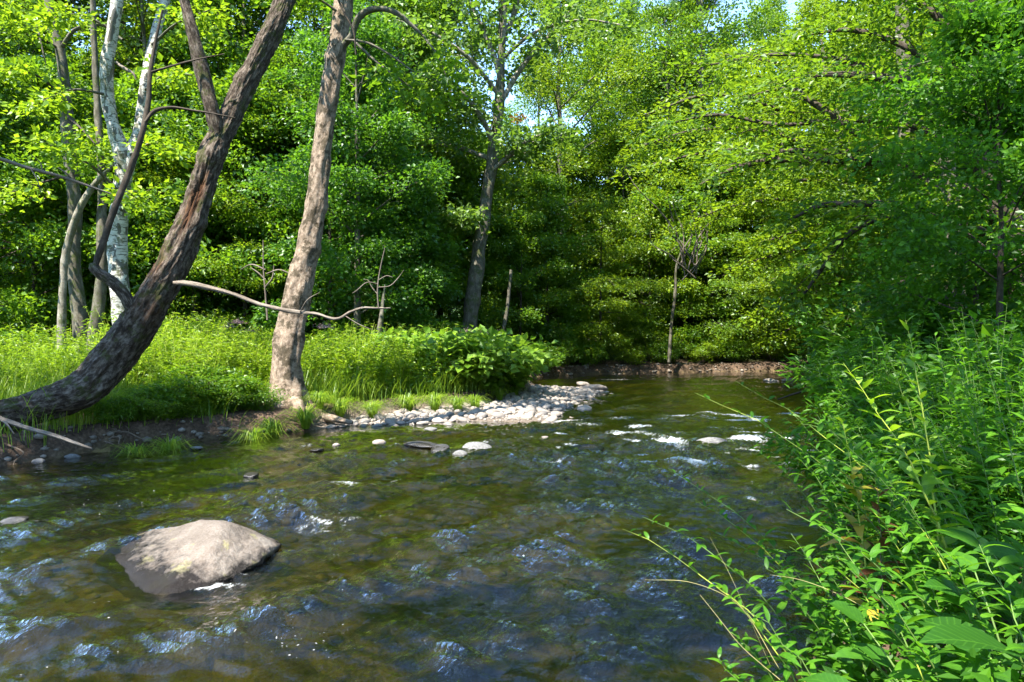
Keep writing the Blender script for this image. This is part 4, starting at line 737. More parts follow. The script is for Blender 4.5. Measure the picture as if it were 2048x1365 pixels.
# ------------------------------------------------------------ forest
def at(px, Y): x = (px - CX) / FPX * Y; return (x, Y, gz(x, Y) - .05)
FRONT = [ # kind, px, Y, scale, crown, label
 ('low', -70, 19, 1.0, 'maple', 'low leafy maple at the far left edge of the meadow'), ('low', 70, 21, 1.05, 'maple', 'bushy young maple behind the crooked trunk'), ('lime', 390, 22, .75, 'lime', 'low yellow green sapling between the leaning trunk and the straight trunk'),
 ('low', 330, 24, 1.1, 'maple', 'young maple behind the lower leaning trunk'), ('low', 490, 23, 1.1, 'maple', 'young maple filling the gap left of the straight trunk'), ('maple', 715, 20.5, .62, 'deep', 'dense cool green maple just right of the straight trunk'),
 ('low', 660, 21.5, .95, 'deep', 'low dark maple directly behind the straight trunk'), ('low', 815, 23, .75, 'deep', 'dark green understory tree left of the pale middle trunk'), ('low', 1040, 28, .7, 'maple', 'shadowed understory tree behind the tip of the meadow'),
 ('low', 1095, 30, .9, 'maple', 'low tree on the far bank left of the yellow green one'), ('lime', 1200, 29.6, .72, 'lime', 'yellow green layered tree leaning over the far bank'), ('low', 1300, 32.5, .9, 'lime', 'mid green tree on the far bank right of the yellow green one'),
 ('lime', 1425, 32.5, .8, 'beech', 'layered beech on the far bank beneath the overhanging limbs'), ('lime', 1530, 33.5, .85, 'lime', 'bright layered tree at the far right end of the visible bank'), ('low', 1640, 36, 1.0, 'beech', 'low tree where the river bends out of sight'),
 ('beech', 1830, 19, .85, 'beech', 'tall pale trunked beech on the right bank behind the arching limbs'), ('low', 1760, 20, .8, 'bank', 'small dark tree on the right bank under the beech'), ('low', 1950, 15.5, .8, 'bank', 'dark understory tree on the right bank at the picture edge'),
 ('beech', 2120, 11, .8, 'bank', 'shaded beech at the right picture edge'), ('low', 2000, 9.2, .62, 'bank', 'shaded low tree on the near right bank'), ('beech', 1990, 22, 1.0, 'maple', 'tall beech deep in the right bank wood')]
for k, px, Y, sc, cr, lab in FRONT: put('broadleaf_tree' if k in ('maple', 'low') else 'beech_tree', TR[k], lab, 'tree', at(px, Y), rng.uniform(0, 6.28), sc, None, crown_mat=LM[cr])
EDGE = [(kd, px, Y, sc, cr) for kd, px, Y, sc, cr in [('low', -150, 23, 1.2, 'maple'), ('lime', -20, 24, 1.1, 'lime'), ('low', 150, 24.5, 1.2, 'maple'), ('low', 240, 22, 1.0, 'maple'), ('lime', 300, 26, 1.2, 'lime'), ('low', 410, 26, 1.25, 'maple'), ('low', 560, 25, 1.2, 'maple'), ('lime', 610, 24, 1.0, 'beech'), ('low', 700, 24, 1.2, 'deep'), ('low', 760, 24.5, .9, 'maple'), ('low', 900, 28, 1.0, 'maple'), ('low', 960, 30.5, 1.1, 'lime'),
  ('low', 1050, 35, 1.2, 'lime'), ('low', 1150, 36.5, 1.2, 'lime'), ('lime', 1250, 35, 1.2, 'lime'), ('low', 1370, 34, 1.3, 'maple'), ('lime', 1480, 36, 1.3, 'lime'), ('low', 1580, 37, 1.3, 'maple'), ('lime', 1600, 33.5, .9, 'lime'), ('low', 1700, 28, 1.1, 'beech'), ('lime', 1780, 26, 1.1, 'beech'), ('low', 1880, 24, 1.1, 'maple'), ('lime', 1980, 18, .9, 'bank'), ('lime', 2100, 15, .9, 'bank'), ('beech', 1700, 27, .9, 'lime'), ('beech', 1560, 34, .9, 'beech'), ('maple', 800, 27, .85, 'maple'), ('beech', 640, 25, .9, 'maple'), ('maple', 480, 26, .95, 'maple'), ('beech', 300, 25, .95, 'beech'), ('maple', 40, 25, .95, 'maple'), ('maple', 2080, 17, .9, 'bank')]]
for kd, px, Y, sc, cr in EDGE:
    reg = 'at the back of the left meadow' if px < 600 else 'right of the straight trunk' if px < 1000 else 'along the far bank' if px < 1650 else 'on the right bank behind the arching limbs'
    put('edge_tree', TR[kd], 'leafy tree at the edge of the wood ' + reg, 'tree', at(px, Y), rng.uniform(0, 6.28), sc, 'trees at the wood edge ' + reg, crown_mat=LM[cr])
MID = [('maple2', -180, 27), ('maple', -40, 26), ('beech', 110, 29), ('maple2', 250, 27), ('maple', 400, 29), ('maple2', 560, 28), ('beech', 640, 31), ('maple2', 760, 29), ('maple', 880, 31), ('maple2', 1120, 33), ('maple', 1220, 40), ('beech', 1340, 38), ('maple2', 1400, 37), ('beech', 1570, 40), ('beech', 1680, 34), ('maple2', 1790, 30), ('beech', 1900, 30), ('maple', 2060, 28), ('maple2', 2200, 24)]
for i, (k, px, Y) in enumerate(MID):
    reg = ('left meadow', 'left of the pale middle trunk', 'far bank', 'right bank')[0 if px < 500 else 1 if px < 950 else 2 if px < 1650 else 3]
    put('forest_tree', TR[k], 'tall leafy tree in the middle row of the wood behind the ' + reg if 'left of' not in reg else 'tall leafy tree in the middle row of the wood ' + reg, 'tree', at(px, Y), rng.uniform(0, 6.28), rng.uniform(.92, 1.12) * (.86 if 850 < px < 1150 else 1.08 if px < 1600 else 1), 'middle row forest trees, ' + reg, crown_mat=LM[('maple', 'beech', 'maple', 'cool', 'lime')[i % 5]])
put('pine_tree', TR['pine'], 'tall blue green pine behind the broadleaf trees right of the middle', 'tree', at(1360, 41), .4, .95)
put('pine_tree', TR['pine'], 'second pine further left, half hidden by the airy crown', 'tree', at(1240, 48), 2.4, .9)
put('pine_tree', TR['pine'], 'pine with bare lower boughs at the far left', 'tree', at(40, 33), 1.2, .8)
for i, px in enumerate(range(-350, 2500, 95)):
    Y = rng.uniform(46, 60); k = ('maple2', 'beech', 'maple', 'maple2')[i % 4]; gap = (900 < px < 1010) or (1570 < px < 1650)
    put('distant_tree', TR[k], 'distant tree closing the back of the wood', 'tree', at(px + rng.uniform(-25, 25), Y), rng.uniform(0, 6.28), (.72 if gap else 1.15) * rng.uniform(.95, 1.1), 'distant trees at the back of the wood', crown_mat=LM[('maple', 'lime', 'beech')[i % 3]])
for i, px in enumerate(range(-300, 2450, 120)):
    Y = rng.uniform(35, 44); put('understory_tree', TR[('low', 'lime')[i % 2]], 'small understory tree in the shade of the wood', 'tree', at(px, Y), rng.uniform(0, 6.28), rng.uniform(.9, 1.2), 'understory trees inside the wood', crown_mat=LM[('maple', 'lime', 'herb')[i % 3]])
# off-frame trees added beside and behind the camera to shade near plants and left trunks
for k, x, y, sc, tx, ty, lab in (('cool', .3, -3.2, 1.1, -.36, -.12, 'taller airy tree added unseen behind the viewpoint for its shade'), ('maple', -1.6, -6.5, .8, 0, 0, 'maple added unseen behind the viewpoint for its shade'), ('cool', -10.8, 3.6, .72, 0, 0, 'airy tree added unseen beyond the left picture edge to dapple the trunks'), ('beech', 6.8, 3.0, .75, 0, 0, 'beech on the near right bank beyond the picture edge')):
    t_ = put('added_shade_tree', TR[k], lab, 'tree', (x, y, gz(x, y) - .05), rng.uniform(0, 6.28), sc, crown_mat=LM['maple'])
    if tx: t_.rotation_euler = (tx, ty, 0)

# visible single trunks
def simple_trunk(label, pts, mat, name='slim_tree'): return stem_tree(name, label, pts, mat, (), 10, .004)
simple_trunk('pale grey trunk standing behind the arching limbs on the right', [(1812, 700, 17, 17), (1812, 560, 17, 16), (1814, 420, 17, 15), (1812, 280, 17, 15), (1808, 150, 17, 14), (1804, 30, 17, 12), (1800, -120, 17, 9)], BK['grey'])
simple_trunk('leaning dark stem at the bend of the river', [(1706, 690, 24, 7), (1696, 640, 24, 6.5), (1684, 585, 24, 6), (1676, 540, 24, 5), (1665, 460, 24, 4)], BK['dark'])
simple_trunk('straight grey stem right of the leaning stem at the river bend', [(1727, 690, 24.5, 9), (1724, 620, 24.5, 8), (1720, 560, 24.5, 8), (1718, 480, 24.5, 7), (1716, 380, 24.5, 6)], BK['grey'])
simple_trunk('brown trunk half hidden by shaded leaves on the right bank', [(1912, 660, 12, 20), (1908, 560, 12, 19), (1902, 460, 12, 18), (1895, 360, 12, 15), (1890, 220, 12, 12)], BK['grey'])
simple_trunk('thin dark stem behind the broad leaved bush', [(750, 720, 17, 8), (757, 680, 17, 7), (762, 640, 17, 5), (766, 600, 17.2, 3), (770, 570, 17.4, 1)], BK['grey'])
simple_trunk('thin leaning stem right of the pale middle trunk', [(1000, 715, 25, 4), (1005, 670, 25, 4), (1014, 620, 25, 3.6), (1022, 540, 25, 3)], BK['grey'])
simple_trunk('slim pale stem at the waterline of the far bank', [(1338, 725, 29, 3.5), (1342, 660, 29, 3.2), (1350, 590, 29, 3), (1356, 520, 29, 2.0), (1385, 470, 29, 1.5)], BK['grey'])
simple_trunk('bare grey stem deep in the wood left of the straight trunk', [(430, 650, 25, 7), (425, 540, 25, 6), (428, 420, 25, 6), (432, 300, 25, 5)], BK['dark'])
simple_trunk('second bare stem deep in the wood left of the straight trunk', [(470, 650, 26, 6), (468, 540, 26, 5.5), (463, 400, 26, 3.5)], BK['grey'])
ds = thing('dead_snag', 'bundle of bare bleached twigs hanging over the far bank', 'dead branch', tuple(P(1390, 560, 26)))
for k in range(13):
    x0 = 1375 + rr.normal(0, 14); y0 = 540 + rr.uniform(-15, 30); x1 = x0 + rr.normal(0, 40); y1 = y0 - rr.uniform(40, 190)
    limb('dead_twig', [(x0, y0, 26, 1.8), ((x0 + x1) / 2 + rr.normal(0, 10), (y0 + y1) / 2, 25.8, 1.3), (x1, y1, 25.6, .7), (x1 + rr.normal(0, 15), y1 - 20, 25.5, .4)], ds, BK['dead'], 12, 4, .0005)
dc = thing('bare_conifer_boughs', 'bleached dead boughs spreading sideways behind the left stems', 'dead branch', tuple(P(60, 500, 22)))
for k in range(18):
    y0 = 400 + k * 8 + rr.uniform(-6, 6); x0 = rr.uniform(60, 100); x1 = x0 + rr.choice([-1, -1, 1]) * rr.uniform(60, 130)
    limb('dead_bough', [(x0, y0, 22, 2.6), ((x0 + x1) / 2, y0 - rr.uniform(-4, 10), 21.7, 2), (x1, y0 + rr.uniform(-5, 15), 21.4, .9)], dc, BK['dead'], 12, 5, .0005)

# ------------------------------------------------------------ meadow, bushes, tussocks
r7 = np.random.default_rng(77)
def meadow_pts(n, xlo, xhi, ylo, yhi, dmin=.35, dmax=99):
    x = r7.uniform(xlo, xhi, n * 4); y = r7.uniform(ylo, yhi, n * 4); d = np.minimum(poly_sd(x, y, WATER), poly_sd(x, y, BAR) + .1); k = (d > dmin) & (d < dmax) & ((x - y * .45) < .6)
    return np.stack([x[k], y[k]], -1)[:n]
def blades(pts, hlo, hhi, wd, lean, mat, name, label, tint=(.5, .22)):
    n = len(pts); z = ground_z(pts[:, 0], pts[:, 1]); h = r7.uniform(hlo, hhi, n) * np.clip(.85 + .5 * fbm(np.c_[pts * .9, pts[:, :1] * 0], 3, 71), .4, 1.5); a = r7.uniform(0, 6.28, n); l = lean * r7.uniform(.3, 1.4, n) * h; dx = np.cos(a); dy = np.sin(a)
    lv = []; 
    for s, wv in ((0, 1), (.4, .9), (.75, .6), (1, .0)):
        cx = pts[:, 0] + dx * l * s ** 2; cy_ = pts[:, 1] + dy * l * s ** 2; cz_ = z + h * (s - .18 * lean * s ** 3) - .03
        if wv > 0:
            lv += [np.stack([cx - dy * wd * wv, cy_ + dx * wd * wv, cz_], -1), np.stack([cx + dy * wd * wv, cy_ - dx * wd * wv, cz_], -1)]
        else: lv.append(np.stack([cx, cy_, cz_], -1))
    V = np.stack(lv, 1).reshape(-1, 3); b = np.arange(n)[:, None] * 7
    t = np.repeat(np.clip(r7.normal(*tint, n) + .35 * fbm(np.c_[pts * .6, pts[:, :1] * 0], 2, 72), 0, 1), 7)
    me = mk(name, V, [(b + np.array([[0, 1, 3, 2]])).astype(int), b + np.array([[2, 3, 5, 4]]), b + np.array([[4, 5, 6]])], mat, attrs=dict(tint=t), smooth=False)
    return tag(ob(name, me), label, kind='stuff')
gp_ = np.concatenate([meadow_pts(16000, -11, .5, 10, 17, .3), meadow_pts(9000, -16, 0, 15, 26, .3), meadow_pts(6500, -8, .6, 9, 24, .14, .7)])
gp_ = gp_[~((np.abs(gp_[:, 0] + 3.95) < .8) & (gp_[:, 1] < 13.2) & (gp_[:, 1] > 11.5))]
blades(gp_, .35, .85, .006, .55, LM['grass'], 'meadow_grass', 'tall sunlit green grass of the left meadow')
hp = np.concatenate([meadow_pts(90, -9, .2, 11, 17, .7), meadow_pts(130, -16, .2, 14, 26, .5)])
hp = hp[~((np.abs(hp[:, 0] + 3.95) < .9) & (hp[:, 1] < 13.6))]
for i, (x, y) in enumerate(hp):
    k = ('herb', 'herbb')[i % 2]; put('meadow_plant', SH[k], 'feathery yellow green plant clump growing in the left meadow grass', 'plant', (x, y, gz(x, y) - .03), r7.uniform(0, 6.28), r7.uniform(.75, 1.3), 'plant clumps of the left meadow', ('stems', 'foliage'))
BUSH = [('knot', 840, 17.0, 1.35, 'broad leaved pale bush at the meadow edge, leftmost of four'), ('knot', 900, 16.9, 1.5, 'broad leaved pale bush at the meadow edge, second of four'), ('knot', 955, 17.6, 1.4, 'broad leaved pale bush at the meadow edge, third of four'), ('knot', 1000, 18.9, 1.15, 'broad leaved pale bush at the meadow edge, nearest the gravel tip'), ('limeb', 800, 18.5, .8, 'yellow green bush behind the broad leaved bushes'), ('green', 690, 16.8, .75, 'green bush right of the straight trunk'),
 ('limeb', 630, 16, .7, 'yellow green bush directly right of the straight trunk base'), ('green', 385, 11.7, .62, 'small bush in front of the grass between the two trunks'), ('green', 445, 12.0, .6, 'low dark green bush left of the straight trunk base'), ('green', 325, 11.3, .5, 'smallest bush on the bank right of the leaning trunk'), ('limeb', 430, 15, .6, 'bright low bush in the meadow between the two trunks'), ('limeb', 60, 15, .75, 'bright bush in the meadow at the left'), ('green', 20, 18, 1.1, 'taller bush at the left meadow edge'), ('green', 320, 18, 1.0, 'bush behind the birch at the meadow back'), ('limeb', 500, 19, 1.0, 'lime bush at the meadow back left of the straight trunk'),
 ('green', 720, 20, 1.0, 'bush at the meadow back right of the straight trunk'), ('green', 1085, 27, .9, 'dark overhanging bush at the far bank beside the meadow tip'), ('green', 1130, 28, .9, 'leafy bush drooping to the water at the far bank'), ('green', 1180, 28.6, .8, 'far bank bush left of the bare soil'), ('limeb', 1260, 29.4, .7, 'yellow green bush on the far bank soil'), ('green', 1330, 30, .75, 'pale green bush on the far bank above bare soil'), ('limeb', 1400, 30.6, .75, 'bush over the eroded far bank, middle'), ('green', 1470, 31.2, .8, 'bush over the eroded far bank, right of middle'), ('limeb', 1540, 32, .85, 'bush over the eroded far bank, near its right end'), ('limeb', 1600, 32.8, .9, 'last bush of the far bank before the right bank plants')]
BUSH += [('green', 230, 10.35, .35, 'small bush right under the bend of the leaning trunk'), ('limeb', 310, 10.85, .32, 'small bright bush hanging over the bank soil'), ('green', 440, 11.75, .36, 'small bush hanging toward the water left of the flared trunk'), ('green', 520, 12.15, .34, 'smallest bush beside the roots of the flared trunk'), ('limeb', 380, 11.3, .34, 'small lime bush at the edge of the bare bank'), ('green', 290, 10.9, .4, 'low bush at the foot of the leaning trunk'), ('green', 355, 11.35, .45, 'low bush overhanging the left bank right of the leaning trunk'), ('limeb', 415, 11.75, .45, 'bright low bush at the lip of the left bank'), ('green', 475, 12.05, .45, 'low bush at the lip of the bank left of the flared trunk'), ('limeb', 1110, 29.2, .9, 'bright bush on the far bank behind the meadow tip'), ('limeb', 1160, 29.8, 1.1, 'rounded bright bush on the far bank'), ('limeb', 1290, 31, 1.2, 'large bright bush above the far bank soil'), ('green', 1370, 31.6, 1.2, 'large green bush above the far bank soil'), ('limeb', 1440, 32, 1.2, 'large yellow green bush right along the far bank'), ('green', 1500, 33, 1.3, 'tall green bush near the right end of the far bank'), ('limeb', 1010, 25, .9, 'lime bush in the shade behind the broad leaved bushes'), ('limeb', 930, 24, 1.2, 'lime bush at the foot of the pale middle trunk'), ('green', 860, 22, 1.2, 'green bush left of the pale middle trunk')]
for k, px, Y, sc, lab in BUSH: put('bush', SH[k], lab, 'bush', at(px, Y), r7.uniform(0, 6.28), sc * 1.0, None, ('stems', 'foliage'))
def tussock(seed, n=170, H=.42):
    r = np.random.default_rng(seed); a = r.uniform(0, 6.28, n); h = H * r.uniform(.6, 1.2, n); o = r.uniform(.2, 1.1, n) * H * 1.3; b = r.uniform(0, .06, n); V = []
    for s, wv in ((0, 1), (.35, 1), (.7, .7), (1, 0)):
        rr_ = b + o * s ** 1.5; zz_ = h * (1.55 * s - 1.25 * s ** 2.4) * 1.3; c = np.stack([np.cos(a) * rr_, np.sin(a) * rr_, zz_], -1); t_ = np.stack([-np.sin(a), np.cos(a), np.zeros(n)], -1) * .005 * wv
        V += [c + t_, c - t_] if wv else [c]
    V = np.stack(V, 1).reshape(-1, 3); bb = np.arange(n)[:, None] * 7
    return mk('tussock_blades', V, [bb + np.array([[0, 1, 3, 2]]), bb + np.array([[2, 3, 5, 4]]), bb + np.array([[4, 5, 6]])], LM['grass'], attrs=dict(tint=np.repeat(np.clip(r.normal(.6, .25, n), 0, 1), 7)), smooth=False)
TU = [tussock(1), tussock(2), tussock(3, 220, .5)]
TUS = [(505, 845, 'sedge tussock hanging over the water left of the straight trunk'), (545, 838, 'sedge tussock touching the flared base of the straight trunk'), (470, 862, 'low sedge tussock nearest the water left of the straight trunk'), (640, 822, 'grass tussock right of the straight trunk base'), (680, 818, 'grass tussock second from the straight trunk on the gravel edge'), (720, 812, 'tall grass tussock above the start of the gravel'), (770, 806, 'grass tussock left of the broad leaved bushes'), (815, 812, 'drooping grass tussock below the leftmost broad leaved bush'), (870, 812, 'yellow green tussock lying over the gravel'), (915, 812, 'yellow green tussock drooping in the middle of the gravel edge'), (950, 806, 'tussock at the foot of the broad leaved bushes'), (1000, 792, 'pale grass tussock near the gravel tip'), (1030, 782, 'last grass tussock toward the water behind the gravel bar'), (1045, 772, 'grass tussock leaning over the back channel'), (225, 850, 'thin grass tussock beneath the leaning trunk'), (610, 830, 'small tussock against the right flare of the straight trunk'), (840, 800, 'grass tussock between the bushes and the gravel'), (745, 822, 'short tussock growing out of the first gravel')]
TUS += [(270, 868, 'drooping tussock on the bare bank near the clay mound'), (340, 860, 'drooping tussock above the flat pale slab'), (400, 866, 'drooping tussock in the middle of the bare bank'), (435, 858, 'thin tussock among the low bank bushes')]
for i, (px, py, lab) in enumerate(TUS):
    c = G(px, py, .28 if px < 700 else .2); put('grass_tussock', [TU[i % 3]], lab, 'grass', (c[0], c[1], gz(c[0], c[1]) - .02), r7.uniform(0, 6.28), r7.uniform(.85, 1.25), None, ('blades',))

# pale mauve flower heads over the meadow
MAUVE = leaf_mat('mauve_flower', (.16, .09, .10), (.24, .15, .16), (.34, .25, .25), (.3, .18, .2))
def flower_plant(px, Y, h, label):
    x = (px - CX) / FPX * Y; t = thing('flowering_plant', label, 'flower', (x, Y, gz(x, Y) - .03)); s_ = np.linspace(0, 1, 8)[:, None]; p = np.array([0, 0, 1]) * s_ * h + r7.normal(0, .015, (8, 3)) * s_
    v, f, u = tubes(p[None], np.linspace(.006, .003, 8)[None], 4); ob('stem', mk('flower_stem', v, f, ST['brown'], u), t); n = 220
    q_ = r7.normal(0, 1, (n, 3)) * np.array([.085, .085, .04]); q_[:, 2] = np.abs(q_[:, 2]); V, F = leafquads(p[-1] + q_, r7.normal(0, 1, (n, 3)), r7.normal(0, 1, (n, 3)), r7.uniform(.02, .04, n), r7.uniform(.015, .03, n))
    ob('flower_head', mk('flower_head', V, F, MAUVE, attrs=dict(tint=np.repeat(r7.random(n), 4)), smooth=False), t)
    d_ = np.array([unit(k_ * 2.4, .2) for k_ in range(24)]); zz_ = np.linspace(.2, .92, 24) * h; V, F = leafquads(np.c_[np.zeros((24, 2)), zz_], np.array([0, 0, 1.]) - d_ * .3, d_, np.full(24, .16), np.full(24, .05)); ob('foliage', mk('flower_leaves', V, F, LM['herb'], attrs=dict(tint=np.full(96, .4)), smooth=False), t)
for px, Y, h, lab in ((385, 16, 1.25, 'mauve flower head left of the dead sapling'), (455, 16.5, 1.2, 'mauve flower head in the meadow between the two trunks'), (475, 17, 1.25, 'mauve flower head second right between the two trunks'), (500, 16.6, 1.15, 'mauve flower head nearest the straight trunk on its left'), (968, 19.2, 1.35, 'mauve flower head above the broad leaved bushes'), (1003, 20, 1.3, 'mauve flower head at the right end of the broad leaved bushes'), (935, 19, 1.4, 'mauve flower head above the middle broad leaved bush'), (650, 16.5, 1.2, 'mauve flower head just right of the straight trunk')): flower_plant(px, Y, h, lab)
# ------------------------------------------------------------ right bank plants
r9 = np.random.default_rng(9)
def blade_mesh(name, shape, mat, rows=7, wid=.3, droop=.25, fold=.16, wave=0.):
    t = np.linspace(0, 1, rows); V = []
    for k, s in enumerate(t):
        w_ = wid / 2 * (math.sin(math.pi * min(1, s ** shape * .98 + .02)) ** .8) if 0 < k < rows - 1 else .004; z = .10 * math.sin(s * 2.2) - droop * s ** 2
        V += [(s, w_, z + fold * w_ * 1.5 + wave * math.sin(s * 17)), (s, 0, z), (s, -w_, z + fold * w_ * 1.5 - wave * math.sin(s * 15 + 1))]
    F = []
    for k in range(rows - 1):
        a = k * 3; F += [(a, a + 1, a + 4, a + 3), (a + 1, a + 2, a + 5, a + 4)]
    return mk(name, np.array(V), np.array(F), mat)
LANCE = {k: [blade_mesh('lance_leaf', .8, LM[k], 7, wd, dr, .16, wv) for wd, dr, wv in ((.26, .2, .004), (.32, .38, .006), (.29, .05, .004), (.34, .55, .008))] for k in ('near', 'sun_painted', 'yellow', 'dry')}
OVATE = [blade_mesh('ovate_leaf', .72, LM['broad'], 9, wd, dr, .12, wv) for wd, dr, wv in ((.58, .2, .01), (.5, .32, .012), (.62, .1, .008))]
def leaf_obj(parent, me, pos, d, n, L, name='leaf'):
    d = Vector(d).normalized(); n = Vector(n); n = (n - d * n.dot(d)).normalized(); s = n.cross(d)
    M = Matrix(((d.x, s.x, n.x, pos[0]), (d.y, s.y, n.y, pos[1]), (d.z, s.z, n.z, pos[2]), (0, 0, 0, 1))) @ Matrix.Scale(L, 4)
    o = bpy.data.objects.new(name, me); col.objects.link(o); o.parent = parent; o.matrix_basis = M; return o
def goldenrod(loc, H, lean_dir, lean, nleaf, L, label, group=None, kind='near', stemm='green', name='goldenrod', low=None, side=0, rad=.0045):
    t = thing(name, label, 'plant', loc, 0, group); n = 12; s = np.linspace(0, 1, n)[:, None]
    d = np.array([math.cos(lean_dir), math.sin(lean_dir), 0]); p = np.array([0, 0, 1]) * H * (s - .25 * lean * s ** 2) + d * H * lean * s ** 1.7 + r9.normal(0, .006, (n, 3)) * s
    v, f, u = tubes(p[None], np.linspace(rad, .0012, n)[None], 5); ob('stem', mk('herb_stem', v, f, ST[stemm], u), t)
    a0 = r9.uniform(0, 6.28)
    for k in range(nleaf):
        fr = .10 + .9 * (k + r9.random() * .6) / nleaf; q_ = np.array([np.interp(fr, s[:, 0], p[:, j]) for j in range(3)]); az = a0 + k * 2.39996; up = .15 + .55 * fr + r9.normal(0, .15)
        dd_ = np.array([math.cos(az), math.sin(az), up]); kk = kind if not (low and fr < low[0]) else low[1]
        ll = L * r9.uniform(.75, 1.2) * (1 - .55 * max(0, fr - .45) / .55); leaf_obj(t, LANCE[kk][r9.integers(4)], q_, dd_, (-.3 * dd_[0] + r9.normal(0, .25), -.3 * dd_[1] + r9.normal(0, .25), 1), ll)
    return t
def bank_x(Y): return float(np.interp(Y, [1.0, 3.6, 5.5, 8.5, 12.9, 18], [.7, 1.6, 2.6, 4.0, 6.0, 9]))
# hero stems (base on the bank, leaning to the river)
def base_on(x, y): return (x, y, gz(x, y) - .03)
goldenrod(base_on(2.0, 3.05), 1.42, R(165), .36, 46, .17, 'tallest yellow green stem, leaves coloured as sunlit, arching over the right bank plants', None, 'sun_painted', 'lime', low=None, rad=.008)
goldenrod(base_on(1.95, 3.15), 1.5, R(120), .12, 40, .14, 'upright stem, leaves coloured as sunlit, crossing behind the tallest arching one', None, 'sun_painted', 'lime', low=None, rad=.007)
goldenrod(base_on(1.72, 3.35), 1.1, R(150), .12, 34, .17, 'stem with yellowed and withered lower leaves beside the sunlit stem', None, 'sun_painted', 'lime', low=(.75, 'yellow'), rad=.006)
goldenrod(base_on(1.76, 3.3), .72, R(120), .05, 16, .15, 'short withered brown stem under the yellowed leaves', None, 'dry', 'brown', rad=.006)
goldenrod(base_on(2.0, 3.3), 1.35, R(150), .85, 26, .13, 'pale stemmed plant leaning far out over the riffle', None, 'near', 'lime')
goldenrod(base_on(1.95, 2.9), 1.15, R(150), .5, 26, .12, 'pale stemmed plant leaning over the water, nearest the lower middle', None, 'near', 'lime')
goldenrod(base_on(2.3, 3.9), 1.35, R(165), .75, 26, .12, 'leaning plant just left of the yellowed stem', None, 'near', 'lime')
goldenrod(base_on(3.0, 5.0), 1.6, R(115), .3, 30, .15, 'tall upright plant behind the sunlit stem', None, 'sun_painted', 'lime')
goldenrod(base_on(1.75, 2.45), 1.0, R(170), .75, 24, .12, 'low leaning plant at the bottom edge right of the water', None, 'near', 'green')
LEANERS = [(2.35, .05, .8, .5), (2.6, -.05, .85, .5), (2.8, .15, .8, .5), (3.1, -.05, 1.1, .8), (3.3, .1, .9, .75), (3.5, -.1, 1.0, .8), (3.8, .0, 1.1, .75), (4.1, -.05, 1.0, .7), (4.4, .1, 1.1, .65), (4.8, .0, 1.1, .6), (5.3, .05, 1.1, .6), (2.2, .3, .7, .5), (2.5, .35, .7, .45), (2.9, .4, .75, .4), (6.0, .05, 1.1, .5), (2.15, -.1, .55, .6), (2.4, -.2, .5, .6), (2.75, -.2, .5, .6), (3.2, -.2, .5, .6), (2.1, .15, .5, .5), (3.6, .2, .7, .4), (4.0, .25, .7, .4)]
for Y, dx, H, ln in LEANERS:
    goldenrod(base_on(bank_x(Y) + dx, Y), H, R(165 + r9.normal(0, 22)), ln, int(r9.integers(26, 36)), r9.uniform(.09, .13), 'slender leafy stem leaning out from the right bank over the water', 'leaning stems along the right bank waterline', name='leaning_herb', stemm='green' if r9.random() < .6 else 'lime')
k = 0
for i in range(600):
    Y = 1.9 + 5.4 * r9.random() ** 1.1; x = bank_x(Y) + r9.uniform(.08, 2.9)
    if x / Y > .82 or k >= 105: continue
    near_edge = max(0, 1 - (x - bank_x(Y)) / 1.2)
    dist = 'the water edge' if near_edge > .35 else 'the middle of the right bank' if x - bank_x(Y) < 1.9 else 'the upper right bank'
    goldenrod(base_on(x, Y), r9.uniform(.7, 1.2) * (1.2 if x - bank_x(Y) > .8 else .85), R(165 + r9.normal(0, 35)), .12 + .55 * near_edge * r9.uniform(.5, 1.2), int(r9.integers(26, 36)), r9.uniform(.12, .18), 'lance leaved green herb growing near ' + dist, 'lance leaved herbs near ' + dist, name='lance_leaved_herb'); k += 1
def broadplant(loc, n, L, label, H=.45):
    t = thing('broad_leaved_plant', label, 'plant', loc)
    for j in range(n):
        az = j * 2.4 + r9.uniform(-.3, .3); h = H * r9.uniform(.5, 1.1); q_ = np.array([math.cos(az) * .10, math.sin(az) * .10, h]) + np.array([math.cos(az), math.sin(az), 0]) * r9.uniform(.02, .16)
        sp_ = spline(np.array([[0, 0, 0], q_ * np.array([.3, .3, .55]), q_]), 8); v, f, u = tubes(sp_[None], np.linspace(.005, .003, 8)[None], 5); s_ = ob('stalk', mk('leaf_stalk', v, f, ST['green'], u), t)
        leaf_obj(s_, OVATE[r9.integers(3)], q_, (math.cos(az), math.sin(az), r9.uniform(-.05, .35)), (r9.normal(0, .2), -.25 + r9.normal(0, .15), 1), L * r9.uniform(.7, 1.15))
for x, y, n, L, H, lab in ((1.62, 2.05, 9, .26, .5, 'large oval leaved plant in the bottom right corner'), (1.25, 2.0, 8, .2, .34, 'oval leaved plant at the bottom edge, left of the corner one'), (1.8, 2.5, 9, .2, .55, 'oval leaved plant behind the corner plant'), (1.45, 2.45, 8, .16, .36, 'small oval leaved plant near the bottom right'), (2.15, 2.75, 9, .19, .6, 'oval leaved plant at the right picture edge')):
    broadplant(base_on(x, y), n, L, lab, H)
